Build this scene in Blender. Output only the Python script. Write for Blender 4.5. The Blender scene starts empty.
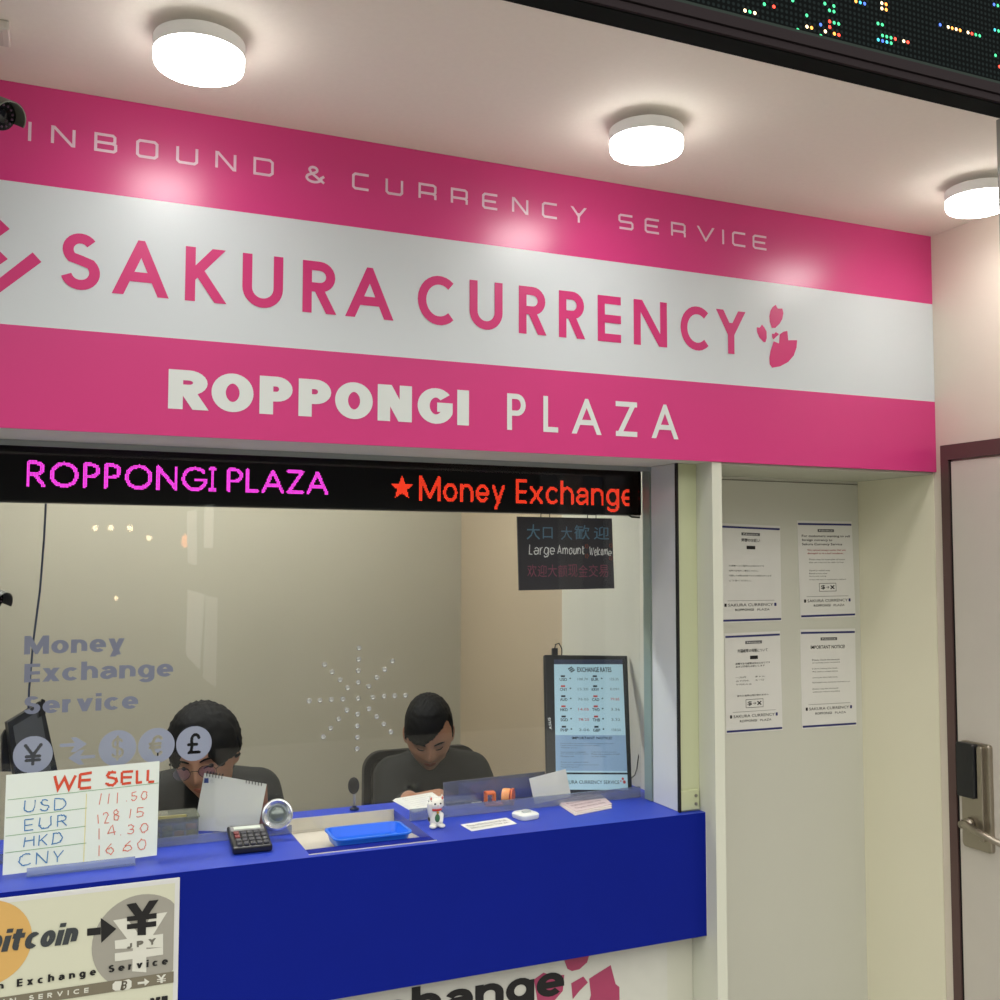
import bpy, math, random
import numpy as np
from mathutils import Vector, Matrix
random.seed(4); rng = np.random.default_rng(4)
COL = bpy.context.scene.collection
PI = math.pi

# ------------------------------------------------------------------ camera
CAM = np.array([0.0, -2.0, 1.55])
_y, _p, _r = math.radians(23.319), math.radians(3.44), math.radians(0.0705)
FW = np.array([math.sin(_y)*math.cos(_p), math.cos(_y)*math.cos(_p), math.sin(_p)])
_rt = np.array([math.cos(_y), -math.sin(_y), 0.0]); _up = np.cross(_rt, FW)
RT = _rt*math.cos(_r)+_up*math.sin(_r); UP = -_rt*math.sin(_r)+_up*math.cos(_r)
FPX = 1022.08
def ray(x, y): return FW+RT*(x-500)/FPX-UP*(y-500)/FPX
cd = bpy.data.cameras.new('camera'); cd.sensor_fit = 'HORIZONTAL'; cd.sensor_width = 36; cd.lens = 36*FPX/1000
cd.clip_start = .02
camo = bpy.data.objects.new('camera', cd); COL.objects.link(camo)
m = Matrix(((RT[0], UP[0], -FW[0], CAM[0]), (RT[1], UP[1], -FW[1], CAM[1]), (RT[2], UP[2], -FW[2], CAM[2]), (0, 0, 0, 1)))
camo.matrix_world = m
bpy.context.scene.camera = camo
vs = bpy.context.scene.view_settings
vs.view_transform = 'Standard'; vs.look = 'None'; vs.exposure = 0; vs.gamma = 1

class Surf:
    """a real flat surface in the room: origin, in-plane axes u (right) and v (up), normal n towards the street"""
    def __init__(s, o, u=(1, 0, 0), v=(0, 0, 1)):
        s.o = np.array(o, float); s.u = np.array(u, float); s.u /= np.linalg.norm(s.u)
        v = np.array(v, float); v = v-s.u*(v@s.u); s.v = v/np.linalg.norm(v); s.n = np.cross(s.u, s.v)
    def hit(s, x, y):
        r = ray(x, y); t = ((s.o-CAM)@s.n)/(r@s.n); return CAM+r*t
    def uv(s, x, y):
        d = s.hit(x, y)-s.o; return float(d@s.u), float(d@s.v)
    def at(s, a, b, h=0): return s.o+s.u*a+s.v*b+s.n*h
    def lift(s, h):
        q = Surf(s.o+s.n*h, s.u, s.v); return q
def SY(Y): return Surf((0, Y, 0))
def ctr(x, y, z=.965):
    r = ray(x, y); return CAM+r*((z-CAM[2])/r[2])

# ------------------------------------------------------------------ materials
def lin(c):
    c = c/255.0
    return c/12.92 if c <= .04045 else ((c+.055)/1.055)**2.4
def rgb(c): return (lin(c[0]), lin(c[1]), lin(c[2]), 1)
_mc = {}
def mat(name, c, rough=.5, metal=0, emit=0, var=.04, scale=30, bump=0, spec=.5, ecol=None, alpha=1, trans=0, coat=0):
    if name in _mc: return _mc[name]
    M_ = bpy.data.materials.new(name); M_.use_nodes = True; nt = M_.node_tree; b = nt.nodes['Principled BSDF']
    tc = nt.nodes.new('ShaderNodeTexCoord'); nz = nt.nodes.new('ShaderNodeTexNoise'); nz.inputs['Scale'].default_value = scale
    nz.inputs['Detail'].default_value = 4
    nt.links.new(tc.outputs['Object'], nz.inputs['Vector'])
    mx = nt.nodes.new('ShaderNodeMix'); mx.data_type = 'RGBA'
    a = rgb(c); mx.inputs[6].default_value = tuple(max(0, k*(1-var)) for k in a[:3])+(1,); mx.inputs[7].default_value = tuple(min(1, k*(1+var)) for k in a[:3])+(1,)
    nt.links.new(nz.outputs['Fac'], mx.inputs[0]); nt.links.new(mx.outputs[2], b.inputs['Base Color'])
    b.inputs['Roughness'].default_value = rough; b.inputs['Metallic'].default_value = metal
    b.inputs['Specular IOR Level'].default_value = spec
    b.inputs['Coat Weight'].default_value = coat
    if emit:
        b.inputs['Emission Color'].default_value = rgb(ecol or c); b.inputs['Emission Strength'].default_value = emit
    if bump:
        bp = nt.nodes.new('ShaderNodeBump'); bp.inputs['Strength'].default_value = bump; bp.inputs['Distance'].default_value = .002
        nt.links.new(nz.outputs['Fac'], bp.inputs['Height']); nt.links.new(bp.outputs['Normal'], b.inputs['Normal'])
    b.inputs['Alpha'].default_value = alpha; b.inputs['Transmission Weight'].default_value = trans
    _mc[name] = M_; return M_
def clear(name, tint=(245, 248, 246), ior=1.45, rough=.02, haze=0.0, hazec=(180, 190, 200)):
    """thin clear sheet: fresnel reflection over straight-through transparency"""
    if name in _mc: return _mc[name]
    M_ = bpy.data.materials.new(name); M_.use_nodes = True; nt = M_.node_tree; nt.nodes.clear()
    out = nt.nodes.new('ShaderNodeOutputMaterial'); tr = nt.nodes.new('ShaderNodeBsdfTransparent'); gl = nt.nodes.new('ShaderNodeBsdfGlossy')
    df = nt.nodes.new('ShaderNodeBsdfDiffuse'); df.inputs[0].default_value = rgb(hazec)
    tr.inputs[0].default_value = rgb(tint); gl.inputs['Roughness'].default_value = rough
    lw = nt.nodes.new('ShaderNodeLayerWeight'); lw.inputs['Blend'].default_value = .5
    pw = nt.nodes.new('ShaderNodeMath'); pw.operation = 'POWER'; pw.inputs[1].default_value = 4.5; nt.links.new(lw.outputs['Facing'], pw.inputs[0])
    fr = nt.nodes.new('ShaderNodeMath'); fr.operation = 'MULTIPLY_ADD'; f0 = ((ior-1)/(ior+1))**2; fr.inputs[1].default_value = .9-f0; fr.inputs[2].default_value = f0; nt.links.new(pw.outputs[0], fr.inputs[0])
    m0 = nt.nodes.new('ShaderNodeMixShader'); m0.inputs[0].default_value = haze
    mx = nt.nodes.new('ShaderNodeMixShader')
    nt.links.new(tr.outputs[0], m0.inputs[1]); nt.links.new(df.outputs[0], m0.inputs[2])
    nt.links.new(fr.outputs[0], mx.inputs[0]); nt.links.new(m0.outputs[0], mx.inputs[1]); nt.links.new(gl.outputs[0], mx.inputs[2])
    nt.links.new(mx.outputs[0], out.inputs[0]); _mc[name] = M_; return M_

ceil_m = mat('painted_ceiling', (226, 219, 208), .75, scale=90, bump=.15, var=.03)
wall_m = mat('wall_panel_white', (205, 206, 192), .6, scale=6, var=.02)
rwall_m = mat('warm_white_wall', (226, 217, 203), .6, scale=8, var=.03)
inner_m = mat('tan_interior_wall', (180, 175, 158), .8, scale=2.5, var=.06)
inner2_m = mat('tan_side_wall', (186, 170, 146), .8, scale=3, var=.05)
innerw_m = mat('white_side_wall', (205, 204, 190), .7, scale=3, var=.04)
pink_m = mat('pink_vinyl', (214, 60, 132), .3, scale=3, var=.02, spec=.55)
white_m = mat('white_vinyl', (214, 222, 226), .34, scale=3, var=.015)
pinkletter_m = mat('pink_letter_vinyl', (212, 52, 122), .4, scale=20, var=.02)
whiteletter_m = mat('white_letter_vinyl', (225, 232, 230), .4, scale=20, var=.02)
paleletter_m = mat('pale_pink_letter_vinyl', (236, 205, 222), .4, scale=20, var=.02)
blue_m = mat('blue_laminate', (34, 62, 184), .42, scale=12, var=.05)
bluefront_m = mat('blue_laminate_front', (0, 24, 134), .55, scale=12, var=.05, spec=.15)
steel_m = mat('brushed_steel', (150, 148, 140), .38, metal=.85, scale=40, var=.08)
alu_m = mat('aluminium', (150, 156, 156), .4, metal=.5, scale=20, var=.05)
paper_m = mat('white_paper', (226, 226, 222), .7, scale=30, var=.02)
black_m = mat('black_plastic', (20, 20, 22), .4, scale=30, var=.1)
ink_m = mat('black_ink', (18, 18, 20), .6, scale=30, var=.1)
grey_ink = mat('grey_ink', (95, 95, 98), .6, scale=30, var=.05)
navy_ink = mat('navy_ink', (42, 46, 110), .6, scale=30, var=.05)
red_ink = mat('red_ink', (170, 50, 50), .6, scale=30, var=.05)

# ------------------------------------------------------------------ mesh builder (world coordinates)
class MB:
    def __init__(s): s.v = []; s.f = []; s.mi = []; s.cur = 0
    def add(s, vs_, fs):
        n = len(s.v); s.v += [tuple(float(c) for c in p) for p in vs_]
        for f in fs: s.f.append(tuple(n+i for i in f)); s.mi.append(s.cur)
        return s
    def box(s, x0, x1, y0, y1, z0, z1, b=0):
        if b <= 0:
            return s.hexa([(x0, y0, z0), (x1, y0, z0), (x1, y1, z0), (x0, y1, z0), (x0, y0, z1), (x1, y0, z1), (x1, y1, z1), (x0, y1, z1)])
        # rounded in all directions by stacked insets
        def ring(z, i):
            X0, X1, Y0, Y1 = x0+i, x1-i, y0+i, y1-i; c = b
            return [(X0+c*(1-math.cos(a)) if q in (0, 3) else X1-c*(1-math.cos(a)), 0, z) for q, a in ()]
        bx = [];
        segs = 3
        def rr(z, ins):
            o = []; X0, X1, Y0, Y1 = x0+ins, x1-ins, y0+ins, y1-ins; r = max(b-ins, b*.15)
            for cx, cy, a0 in ((X1-r, Y1-r, 0), (X0+r, Y1-r, 90), (X0+r, Y0+r, 180), (X1-r, Y0+r, 270)):
                for k in range(segs+1):
                    a = math.radians(a0+90*k/segs); o.append((cx+r*math.cos(a), cy+r*math.sin(a), z))
            return o
        lv = [(z0, b), (z0+b*.3, b*.3), (z0+b, 0), (z1-b, 0), (z1-b*.3, b*.3), (z1, b)]
        rings = [rr(z, i) for z, i in lv]; return s.loft(rings)
    def hexa(s, p):
        return s.add(p, [(0, 3, 2, 1), (4, 5, 6, 7), (0, 1, 5, 4), (1, 2, 6, 5), (2, 3, 7, 6), (3, 0, 4, 7)])
    def loft(s, rings, cap=True, close=True):
        n = len(rings[0]); vs_ = [p for r in rings for p in r]; fs = []
        for k in range(len(rings)-1):
            for i in range(n if close else n-1):
                j = (i+1) % n; fs.append((k*n+i, k*n+j, (k+1)*n+j, (k+1)*n+i))
        if cap: fs.append(tuple(range(n))[::-1]); fs.append(tuple((len(rings)-1)*n+i for i in range(n)))
        return s.add(vs_, fs)
    def prism(s, poly, S, h0, h1):
        """polygon in surface coordinates, extruded along the surface normal"""
        a = [S.at(u, v, h0) for u, v in poly]; b = [S.at(u, v, h1) for u, v in poly]; return s.loft([a, b])
    def poly(s, pts): return s.add(pts, [tuple(range(len(pts)))])
    def tube(s, pts, r, n=10, cap=True):
        pts = [np.array(p, float) for p in pts]; rad = r if hasattr(r, '__len__') else [r]*len(pts); rings = []
        t0 = pts[1]-pts[0]; a = np.cross(t0, (0, 0, 1.))
        if np.linalg.norm(a) < 1e-6: a = np.array((1., 0, 0))
        for i, p in enumerate(pts):
            t = pts[min(i+1, len(pts)-1)]-pts[max(i-1, 0)]; t = t/np.linalg.norm(t)
            a = a-t*(a@t); a /= np.linalg.norm(a); b = np.cross(t, a)
            rings.append([p+rad[i]*(a*math.cos(2*PI*k/n)+b*math.sin(2*PI*k/n)) for k in range(n)])
        return s.loft(rings, cap)
    def lathe(s, o, axis, prof, n=32):
        """prof: (distance along axis, radius)"""
        o = np.array(o, float); ax = np.array(axis, float); ax /= np.linalg.norm(ax)
        a = np.cross(ax, (0, 0, 1.)); a = np.array((1., 0, 0)) if np.linalg.norm(a) < 1e-6 else a/np.linalg.norm(a); b = np.cross(ax, a)
        return s.loft([[o+ax*t+r*(a*math.cos(2*PI*k/n)+b*math.sin(2*PI*k/n)) for k in range(n)] for t, r in prof])
    def ell(s, c, r, n=16, m_=10, R=None):
        c = np.array(c, float); vs_ = []; fs = []
        for i in range(m_+1):
            th = PI*i/m_
            for k in range(n):
                ph = 2*PI*k/n; d = np.array((r[0]*math.sin(th)*math.cos(ph), r[1]*math.sin(th)*math.sin(ph), r[2]*math.cos(th)))
                vs_.append(c+(R@d if R is not None else d))
        for i in range(m_):
            for k in range(n):
                j = (k+1) % n; fs.append((i*n+k, (i+1)*n+k, (i+1)*n+j, i*n+j))
        return s.add(vs_, fs)
    def build(s, name, mats, parent=None, smooth=False, loc=None, weld=False):
        if not isinstance(mats, (list, tuple)): mats = [mats]
        if parent is not None: o0 = np.array(WL[parent.name])
        elif loc is not None: o0 = np.array(loc, float)
        else:
            a = np.array(s.v); o0 = np.array([(a[:, 0].min()+a[:, 0].max())/2, (a[:, 1].min()+a[:, 1].max())/2, a[:, 2].min()])
        me = bpy.data.meshes.new(name); me.from_pydata([tuple(np.array(p)-o0) for p in s.v], [], s.f)
        for k in mats: me.materials.append(k)
        me.polygons.foreach_set('material_index', s.mi)
        if smooth: me.polygons.foreach_set('use_smooth', [True]*len(me.polygons))
        me.update(); me.validate()
        ob = bpy.data.objects.new(name, me); COL.objects.link(ob)
        if parent is not None: ob.parent = parent
        else: ob.location = o0
        WL[ob.name] = tuple(o0)
        if smooth == 'auto':
            md = ob.modifiers.new('edge', 'EDGE_SPLIT'); md.split_angle = math.radians(35)
        return ob
WL = {}
def bev(ob, w=.002, seg=2):
    md = ob.modifiers.new('bevel', 'BEVEL'); md.width = w; md.segments = seg; md.limit_method = 'ANGLE'; md.angle_limit = math.radians(40); return ob
def thing(name, label, cat, loc, group=None, kind=None):
    o = bpy.data.objects.new(name, None); COL.objects.link(o); o.location = loc; o.empty_display_size = .05
    WL[o.name] = tuple(loc); return tag(o, label, cat, group, kind)
def tag(o, label=None, cat=None, group=None, kind=None):
    if label: o['label'] = label
    if cat: o['category'] = cat
    if group: o['group'] = group
    if kind: o['kind'] = kind
    return o
def struct(name, mb, mats, parent=None, **k):
    o = mb.build(name, mats, parent, **k)
    if parent is None: o['kind'] = 'structure'
    return o

# ------------------------------------------------------------------ stroke lettering
def arc(cx, cy, rx, ry, a0, a1, n=None):
    n = n or max(4, int(abs(a1-a0)/15)); return [(cx+rx*math.cos(math.radians(a0+(a1-a0)*k/n)), cy+ry*math.sin(math.radians(a0+(a1-a0)*k/n))) for k in range(n+1)]
# glyph: width, bottom, top, [paths]; a path starting with 'x' runs past its ends and is trimmed square to the letter's box
G = {
 'A': (.82, 0, 1, [['x', (0, 0), (.5, 1), (1, 0)], [(.17, .3), (.83, .3)]]),
 'B': (.58, 0, 1, [['x', (0, 0), (0, 1)], [(0, 1), (.5, 1)]+arc(.55, .77, .38, .23, 90, -90)+[(0, .54)], [(.5, .54)]+arc(.55, .27, .45, .27, 90, -90)+[(0, 0)]]),
 'C': (.8, 0, 1, [arc(.58, .5, .58, .5, 48, 312, 22)]),
 'D': (.76, 0, 1, [['x', (0, 0), (0, 1)], [(0, 1), (.35, 1)]+arc(.4, .5, .6, .5, 90, -90, 14)+[(0, 0)]]),
 'E': (.52, 0, 1, [['x', (0, 0), (0, 1)], ['x', (0, 1), (1, 1)], ['x', (0, 0), (1, 0)], ['x', (0, .5), (.96, .5)]]),
 'F': (.5, 0, 1, [['x', (0, 0), (0, 1)], ['x', (0, 1), (1, 1)], ['x', (0, .5), (.9, .5)]]),
 'G': (.88, 0, 1, [arc(.53, .5, .53, .5, 42, 330, 24)+[(1, .3), (1, .46), (.58, .46)]]),
 'H': (.7, 0, 1, [['x', (0, 0), (0, 1)], ['x', (1, 0), (1, 1)], [(0, .52), (1, .52)]]),
 'I': (.14, 0, 1, [['x', (.5, 0), (.5, 1)]]),
 'J': (.45, 0, 1, [[(1, 1), (1, .3)]+arc(.5, .3, .5, .3, 0, -160)]),
 'K': (.66, 0, 1, [['x', (0, 0), (0, 1)], ['x', (.95, 1), (.06, .46)], ['e', (.26, .58), (1, 0)]]),
 'L': (.48, 0, 1, [['x', (0, 0), (0, 1)], ['x', (0, 0), (1, 0)]]),
 'M': (.95, 0, 1, [['x', (0, 0), (0, 1)], ['x', (1, 0), (1, 1)], ['x', (0, 1), (.5, .1), (1, 1)]]),
 'N': (.74, 0, 1, [['x', (0, 0), (0, 1)], ['x', (1, 0), (1, 1)], ['x', (0, 1), (1, 0)]]),
 'O': (.92, 0, 1, [['c']+arc(.5, .5, .5, .5, 0, 360, 36)]),
 'P': (.56, 0, 1, [['x', (0, 0), (0, 1)], [(0, 1), (.5, 1)]+arc(.52, .73, .48, .27, 90, -90)+[(0, .46)]]),
 'R': (.6, 0, 1, [['x', (0, 0), (0, 1)], [(0, 1), (.45, 1)]+arc(.5, .75, .44, .25, 90, -90)+[(0, .5)], ['e', (.42, .5), (1, 0)]]),
 'S': (.58, 0, 1, [arc(.5, .755, .44, .245, 35, 225, 14)+[(.5, .53)]+arc(.5, .27, .5, .27, 45, -165, 16)]),
 'T': (.62, 0, 1, [['x', (.5, 0), (.5, 1)], ['x', (0, 1), (1, 1)]]),
 'U': (.68, 0, 1, [['x', (0, 1), (0, .99)], [(0, 1), (0, .35)]+arc(.5, .35, .5, .35, 180, 360, 16)+[(1, 1)], ['x', (1, .99), (1, 1)]]),
 'V': (.76, 0, 1, [['x', (0, 1), (.5, 0), (1, 1)]]),
 'W': (1.1, 0, 1, [['x', (0, 1), (.25, 0), (.5, .9), (.75, 0), (1, 1)]]),
 'X': (.7, 0, 1, [['x', (0, 0), (1, 1)], ['x', (0, 1), (1, 0)]]),
 'Y': (.72, 0, 1, [['x', (0, 1), (.5, .45), (1, 1)], ['x', (.5, 0), (.5, .5)]]),
 'Z': (.64, 0, 1, [['x', (0, 1), (1, 1)], ['x', (0, 0), (1, 0)], ['x', (1, 1), (0, 0)]]),
 '&': (.8, 0, 1, [[(1, .45)]+arc(.42, .28, .42, .28, 10, -180, 12)+[(.06, .42), (.5, .66)]+arc(.38, .82, .22, .18, -40, 220, 12)+[(.25, .6), (1, 0)]]),
 'a': (.6, 0, .74, [arc(.5, .68, .46, .32, 160, 20, 8)+[(1, .6), (1, 0)], [(1, .58), (.5, .56)]+arc(.36, .28, .36, .28, 90, 300, 10)+[(1, .28)]]),
 'b': (.62, 0, 1.02, [['x', (0, 0), (0, 1)], ['c']+arc(.5, .36, .5, .36, 0, 360, 20)]),
 'c': (.58, 0, .74, [arc(.54, .5, .54, .5, 45, 315, 16)]),
 'd': (.62, 0, 1.02, [['x', (1, 0), (1, 1)], ['c']+arc(.5, .36, .5, .36, 0, 360, 20)]),
 'e': (.62, 0, .74, [[(0, .48), (1, .48)]+arc(.5, .5, .5, .5, 0, 315, 18)]),
 'g': (.62, -.27, .74, [['c']+arc(.5, .66, .5, .34, 0, 360, 20), [(1, 1), (1, .25)]+arc(.5, .24, .5, .24, 0, -150, 9)]),
 'h': (.6, 0, 1.02, [['x', (0, 0), (0, 1)], [(0, .42)]+arc(.5, .42, .5, .29, 180, 0, 10)+[(1, 0)]]),
 'i': (.14, 0, 1.02, [['x', (.5, 0), (.5, .7)], [(.5, .9), (.5, 1.02)]]),
 'l': (.14, 0, 1.02, [['x', (.5, 0), (.5, 1)]]),
 'k': (.56, 0, 1.02, [['x', (0, 0), (0, 1)], ['x', (.95, .72), (.05, .3)], ['x', (.25, .42), (1, 0)]]),
 'm': (.95, 0, .74, [['x', (0, 0), (0, 1)], [(0, .55)]+arc(.25, .6, .25, .4, 180, 0, 8)+[(.5, 0)], [(.5, .55)]+arc(.75, .6, .25, .4, 180, 0, 8)+[(1, 0)]]),
 'n': (.6, 0, .74, [['x', (0, 0), (0, 1)], [(0, .55)]+arc(.5, .58, .5, .42, 180, 0, 10)+[(1, 0)]]),
 'o': (.64, 0, .74, [['c']+arc(.5, .5, .5, .5, 0, 360, 24)]),
 'r': (.4, 0, .74, [['x', (0, 0), (0, 1)], [(0, .5)]+arc(.8, .5, .8, .5, 180, 85, 7)]),
 's': (.52, 0, .74, [arc(.5, .76, .45, .24, 30, 225, 10)+arc(.5, .26, .5, .26, 45, -155, 12)]),
 't': (.5, 0, .95, [['x', (.35, 1), (.35, .9)], [(.35, 1), (.35, .2)]+arc(.75, .2, .4, .2, 180, 270, 4)+[(1, 0)], ['x', (0, .74), (1, .74)]]),
 'u': (.6, 0, .74, [[(0, 1), (0, .42)]+arc(.5, .42, .5, .42, 180, 360, 10)+[(1, 1)], ['x', (1, 0), (1, 1)]]),
 'v': (.6, 0, .74, [['x', (0, 1), (.5, 0), (1, 1)]]),
 'w': (.9, 0, .74, [['x', (0, 1), (.25, 0), (.5, .9), (.75, 0), (1, 1)]]),
 'x': (.6, 0, .74, [['x', (0, 0), (1, 1)], ['x', (0, 1), (1, 0)]]),
 'y': (.62, -.27, .74, [['x', (0, 1), (.52, .26)], ['x', (1, 1), (.25, 0)]]),
 '0': (.55, 0, 1, [['c']+arc(.5, .5, .5, .5, 0, 360, 24)]),
 '1': (.14, 0, 1, [['x', (.5, 0), (.5, 1)]]),
 '2': (.52, 0, 1, [arc(.48, .72, .45, .28, 165, -30, 12)+[(0, 0), (1, 0)]]),
 '3': (.5, 0, 1, [arc(.42, .76, .42, .24, 150, -90, 12), arc(.45, .27, .52, .27, 90, -150, 12)]),
 '4': (.55, 0, 1, [[(.75, 0), (.75, 1)], [(.55, 1), (0, .32), (1, .36)]]),
 '5': (.5, 0, 1, [[(.9, 1), (.15, 1), (.08, .58)]+arc(.42, .32, .55, .32, 125, -150, 12)]),
 '6': (.52, 0, 1, [[(.75, 1), (.15, .55)]+arc(.5, .28, .48, .28, 150, -205, 18)]),
 '8': (.5, 0, 1, [['c']+arc(.5, .76, .4, .24, 0, 360, 16), ['c']+arc(.5, .26, .5, .26, 0, 360, 16)]),
 '.': (.12, 0, .14, [['x', (.5, 0), (.5, 1)]]),
 '¥': (.8, 0, 1, [['x', (0, 1), (.5, .46), (1, 1)], ['x', (.5, 0), (.5, .5)], [(.08, .4), (.92, .4)], [(.08, .2), (.92, .2)]]),
 '$': (.6, -.1, 1.1, [arc(.5, .7, .42, .2, 30, 225, 10)+arc(.5, .3, .46, .2, 45, -155, 10), [(.5, 0), (.5, 1)]]),
 '€': (.75, 0, 1, [arc(.6, .5, .42, .5, 50, 310, 14), [(0, .6), (.8, .6)], [(0, .4), (.75, .4)]]),
 '£': (.6, 0, 1, [arc(.62, .72, .34, .28, 20, 180, 10)+[(.3, .3), (.25, .1), (.05, 0), (1, 0)], [(0, .45), (.75, .45)]]),
}
# square techno letters for the top line
T = {
 'I': (.12, 0, 1, [['x', (.5, 0), (.5, 1)]]),
 'N': (1, 0, 1, [[(0, 0), (0, 1), (.08, 1), (.92, 0), (1, 0), (1, 1)]]),
 'B': (1, 0, 1, [[(0, .5), (.85, .5), (1, .42), (1, .1), (.9, 0), (0, 0), (0, 1), (.85, 1), (.95, .9), (.95, .6), (.85, .5)]]),
 'O': (1, 0, 1, [['c', (.12, 0), (.88, 0), (1, .12), (1, .88), (.88, 1), (.12, 1), (0, .88), (0, .12), (.12, 0)]]),
 'U': (1, 0, 1, [[(0, 1), (0, .12), (.12, 0), (.88, 0), (1, .12), (1, 1)]]),
 'D': (1, 0, 1, [['c', (0, 0), (.85, 0), (1, .14), (1, .86), (.85, 1), (0, 1), (0, 0)]]),
 'C': (1, 0, 1, [[(1, 1), (.12, 1), (0, .88), (0, .12), (.12, 0), (1, 0)]]),
 'R': (1, 0, 1, [[(0, 0), (0, 1), (.88, 1), (1, .9), (1, .5), (.9, .4), (0, .4)], [(.85, .4), (1, .3), (1, 0)]]),
 'E': (1, 0, 1, [[(1, 1), (.12, 1), (0, .88), (0, .12), (.12, 0), (1, 0)], [(0, .5), (.9, .5)]]),
 'Y': (1, 0, 1, [['x', (0, 1), (.5, .4), (1, 1)], ['x', (.5, 0), (.5, .42)]]),
 'S': (1, 0, 1, [[(1, 1), (.1, 1), (0, .9), (0, .6), (.1, .5), (.9, .5), (1, .4), (1, .1), (.9, 0), (0, 0)]]),
 'V': (1, 0, 1, [['x', (0, 1), (.5, 0), (1, 1)]]),
 '&': G['&'],
}
def clip(poly, x0, x1, y0, y1):
    for ax, lim, sg in ((0, x0, 1), (0, x1, -1), (1, y0, 1), (1, y1, -1)):
        out = []
        for i in range(len(poly)):
            a, b = poly[i], poly[(i+1) % len(poly)]; da, db = sg*(a[ax]-lim), sg*(b[ax]-lim)
            if da >= 0: out.append(a)
            if (da >= 0) != (db >= 0):
                t = da/(da-db); out.append((a[0]+(b[0]-a[0])*t, a[1]+(b[1]-a[1])*t))
        poly = out
        if len(poly) < 3: return []
    return poly
def stroke_polys(path, w, box=None, closed=False, ext=False):
    P = [np.array(p, float) for p in path]; out = []
    Q = [P[0]]
    for p in P[1:]:
        if np.linalg.norm(p-Q[-1]) > 1e-7: Q.append(p)
    if closed and np.linalg.norm(Q[0]-Q[-1]) < 1e-7: Q.pop()
    if len(Q) < 2: return []
    if ext:
        if int(ext) & 1 or ext is True: d = Q[0]-Q[1]; Q[0] = Q[0]+d/np.linalg.norm(d)*w*1.2
        d = Q[-1]-Q[-2]; Q[-1] = Q[-1]+d/np.linalg.norm(d)*w*1.2
    n = len(Q); L = []; R_ = []
    for i in range(n):
        a = Q[i-1] if (i > 0 or closed) else None; c = Q[(i+1) % n] if (i < n-1 or closed) else None
        d1 = (Q[i]-a)/np.linalg.norm(Q[i]-a) if a is not None else None; d2 = (c-Q[i])/np.linalg.norm(c-Q[i]) if c is not None else None
        if d1 is None: d1 = d2
        if d2 is None: d2 = d1
        n1 = np.array((-d1[1], d1[0])); n2 = np.array((-d2[1], d2[0])); m_ = n1+n2; l = np.linalg.norm(m_)
        if l < .35: m_ = n1; k = w/2
        else: m_ /= l; k = min(w/2/max(m_@n1, .2), w*2.2)
        L.append(Q[i]+m_*k); R_.append(Q[i]-m_*k)
    for i in range(n if closed else n-1):
        j = (i+1) % n; q = [tuple(R_[i]), tuple(R_[j]), tuple(L[j]), tuple(L[i])]
        if box: q = clip(q, *box)
        if len(q) >= 3: out.append(q)
    return out
def glyph(mb, S, ch, u0, u1, v0, v1, w, font=None, h=.0006, slant=0, skew=0, jit=0, kx=1):
    """one letter filling the box u0..u1, cap band v0..v1 (v0 baseline)"""
    g = (font or G).get(ch) or G.get(ch)
    if g is None: return
    H = v1-v0; b0 = v0+g[1]*H; b1 = v0+g[2]*H
    if kx != 1:   # stems broader than bars: draw narrow, then stretch sideways
        u0, u1 = u0/kx, u1/kx; S0_ = S
        class K_: pass
        S = K_(); S.at = lambda a, b, hh_=0: S0_.at(a*kx, b, hh_)
    if ch in 'i.':
        c = (u0+u1)/2
        for y0, y1 in (((v0, v0+.7*H), (v0+.82*H, v0+1.0*H)) if ch == 'i' else ((v0, v0+w),)):
            mb.poly([S.at(a+slant*(b-v0), b, h) for a, b in ((c-w/2, y0), (c+w/2, y0), (c+w/2, y1), (c-w/2, y1))])
        return
    ww = min(w, (u1-u0)*.999) if ch not in 'I1il.' else w
    if ch in 'I1il.': c = (u0+u1)/2; u0, u1 = c-w/2, c+w/2
    for kk, p in enumerate(g[3]):
        hh = h+.00022*kk; closed = ext = False
        if p[0] in ('x', 'e'): ext = {'x': 3, 'e': 2}[p[0]]; p = p[1:]
        elif p[0] == 'c': closed = True; p = p[1:]
        pts = [(u0+ww/2+a*(u1-u0-ww)+(rng.normal()*jit), b0+w/2+b*(b1-b0-w)+(rng.normal()*jit)) for a, b in p]
        if jit and closed: pts[-1] = pts[0]
        if ext and not jit:
            for e_, nb in ((0, 1), (-1, -2)):
                a, b = p[e_]; dx, dy = pts[nb][0]-pts[e_][0], pts[nb][1]-pts[e_][1]
                if b in (0, 1) and (a <= .05 or a >= .95) and abs(dx) > 1e-6 and abs(dy) > 1e-6:
                    Y_ = b0 if b == 0 else b1
                    for _ in range(3):
                        hw = w/2*math.hypot(dx, dy)/abs(dy); X_ = u0+hw if a < .5 else u1-hw-(1-a)*(u1-u0-ww); dx, dy = pts[nb][0]-X_, pts[nb][1]-Y_
                    pts[e_] = (X_, Y_)
        bx = (u0, u1, b0, b1) if ext and not jit else None
        if jit: ext = False
        for qi, q in enumerate(stroke_polys(pts, w, bx, closed, ext)):
            hq = hh+qi*.000008
            q = [(a+slant*(b-v0), b+skew*(a-u0)) for a, b in q]
            mb.poly([S.at(a, b, hq) for a, b in q])
def layout(text, font=None, gap=.16, space=.4, w=.14):
    F = font or G; x = 0; o = []
    for c in text:
        if c == ' ': x += space; continue
        ww = (F.get(c) or G[c])[0]
        ww += max(0, w-.14)*.9
        if c in 'I1il.': ww = w
        o.append((c, x, x+ww)); x += ww+gap
    return o, x-gap
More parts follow.
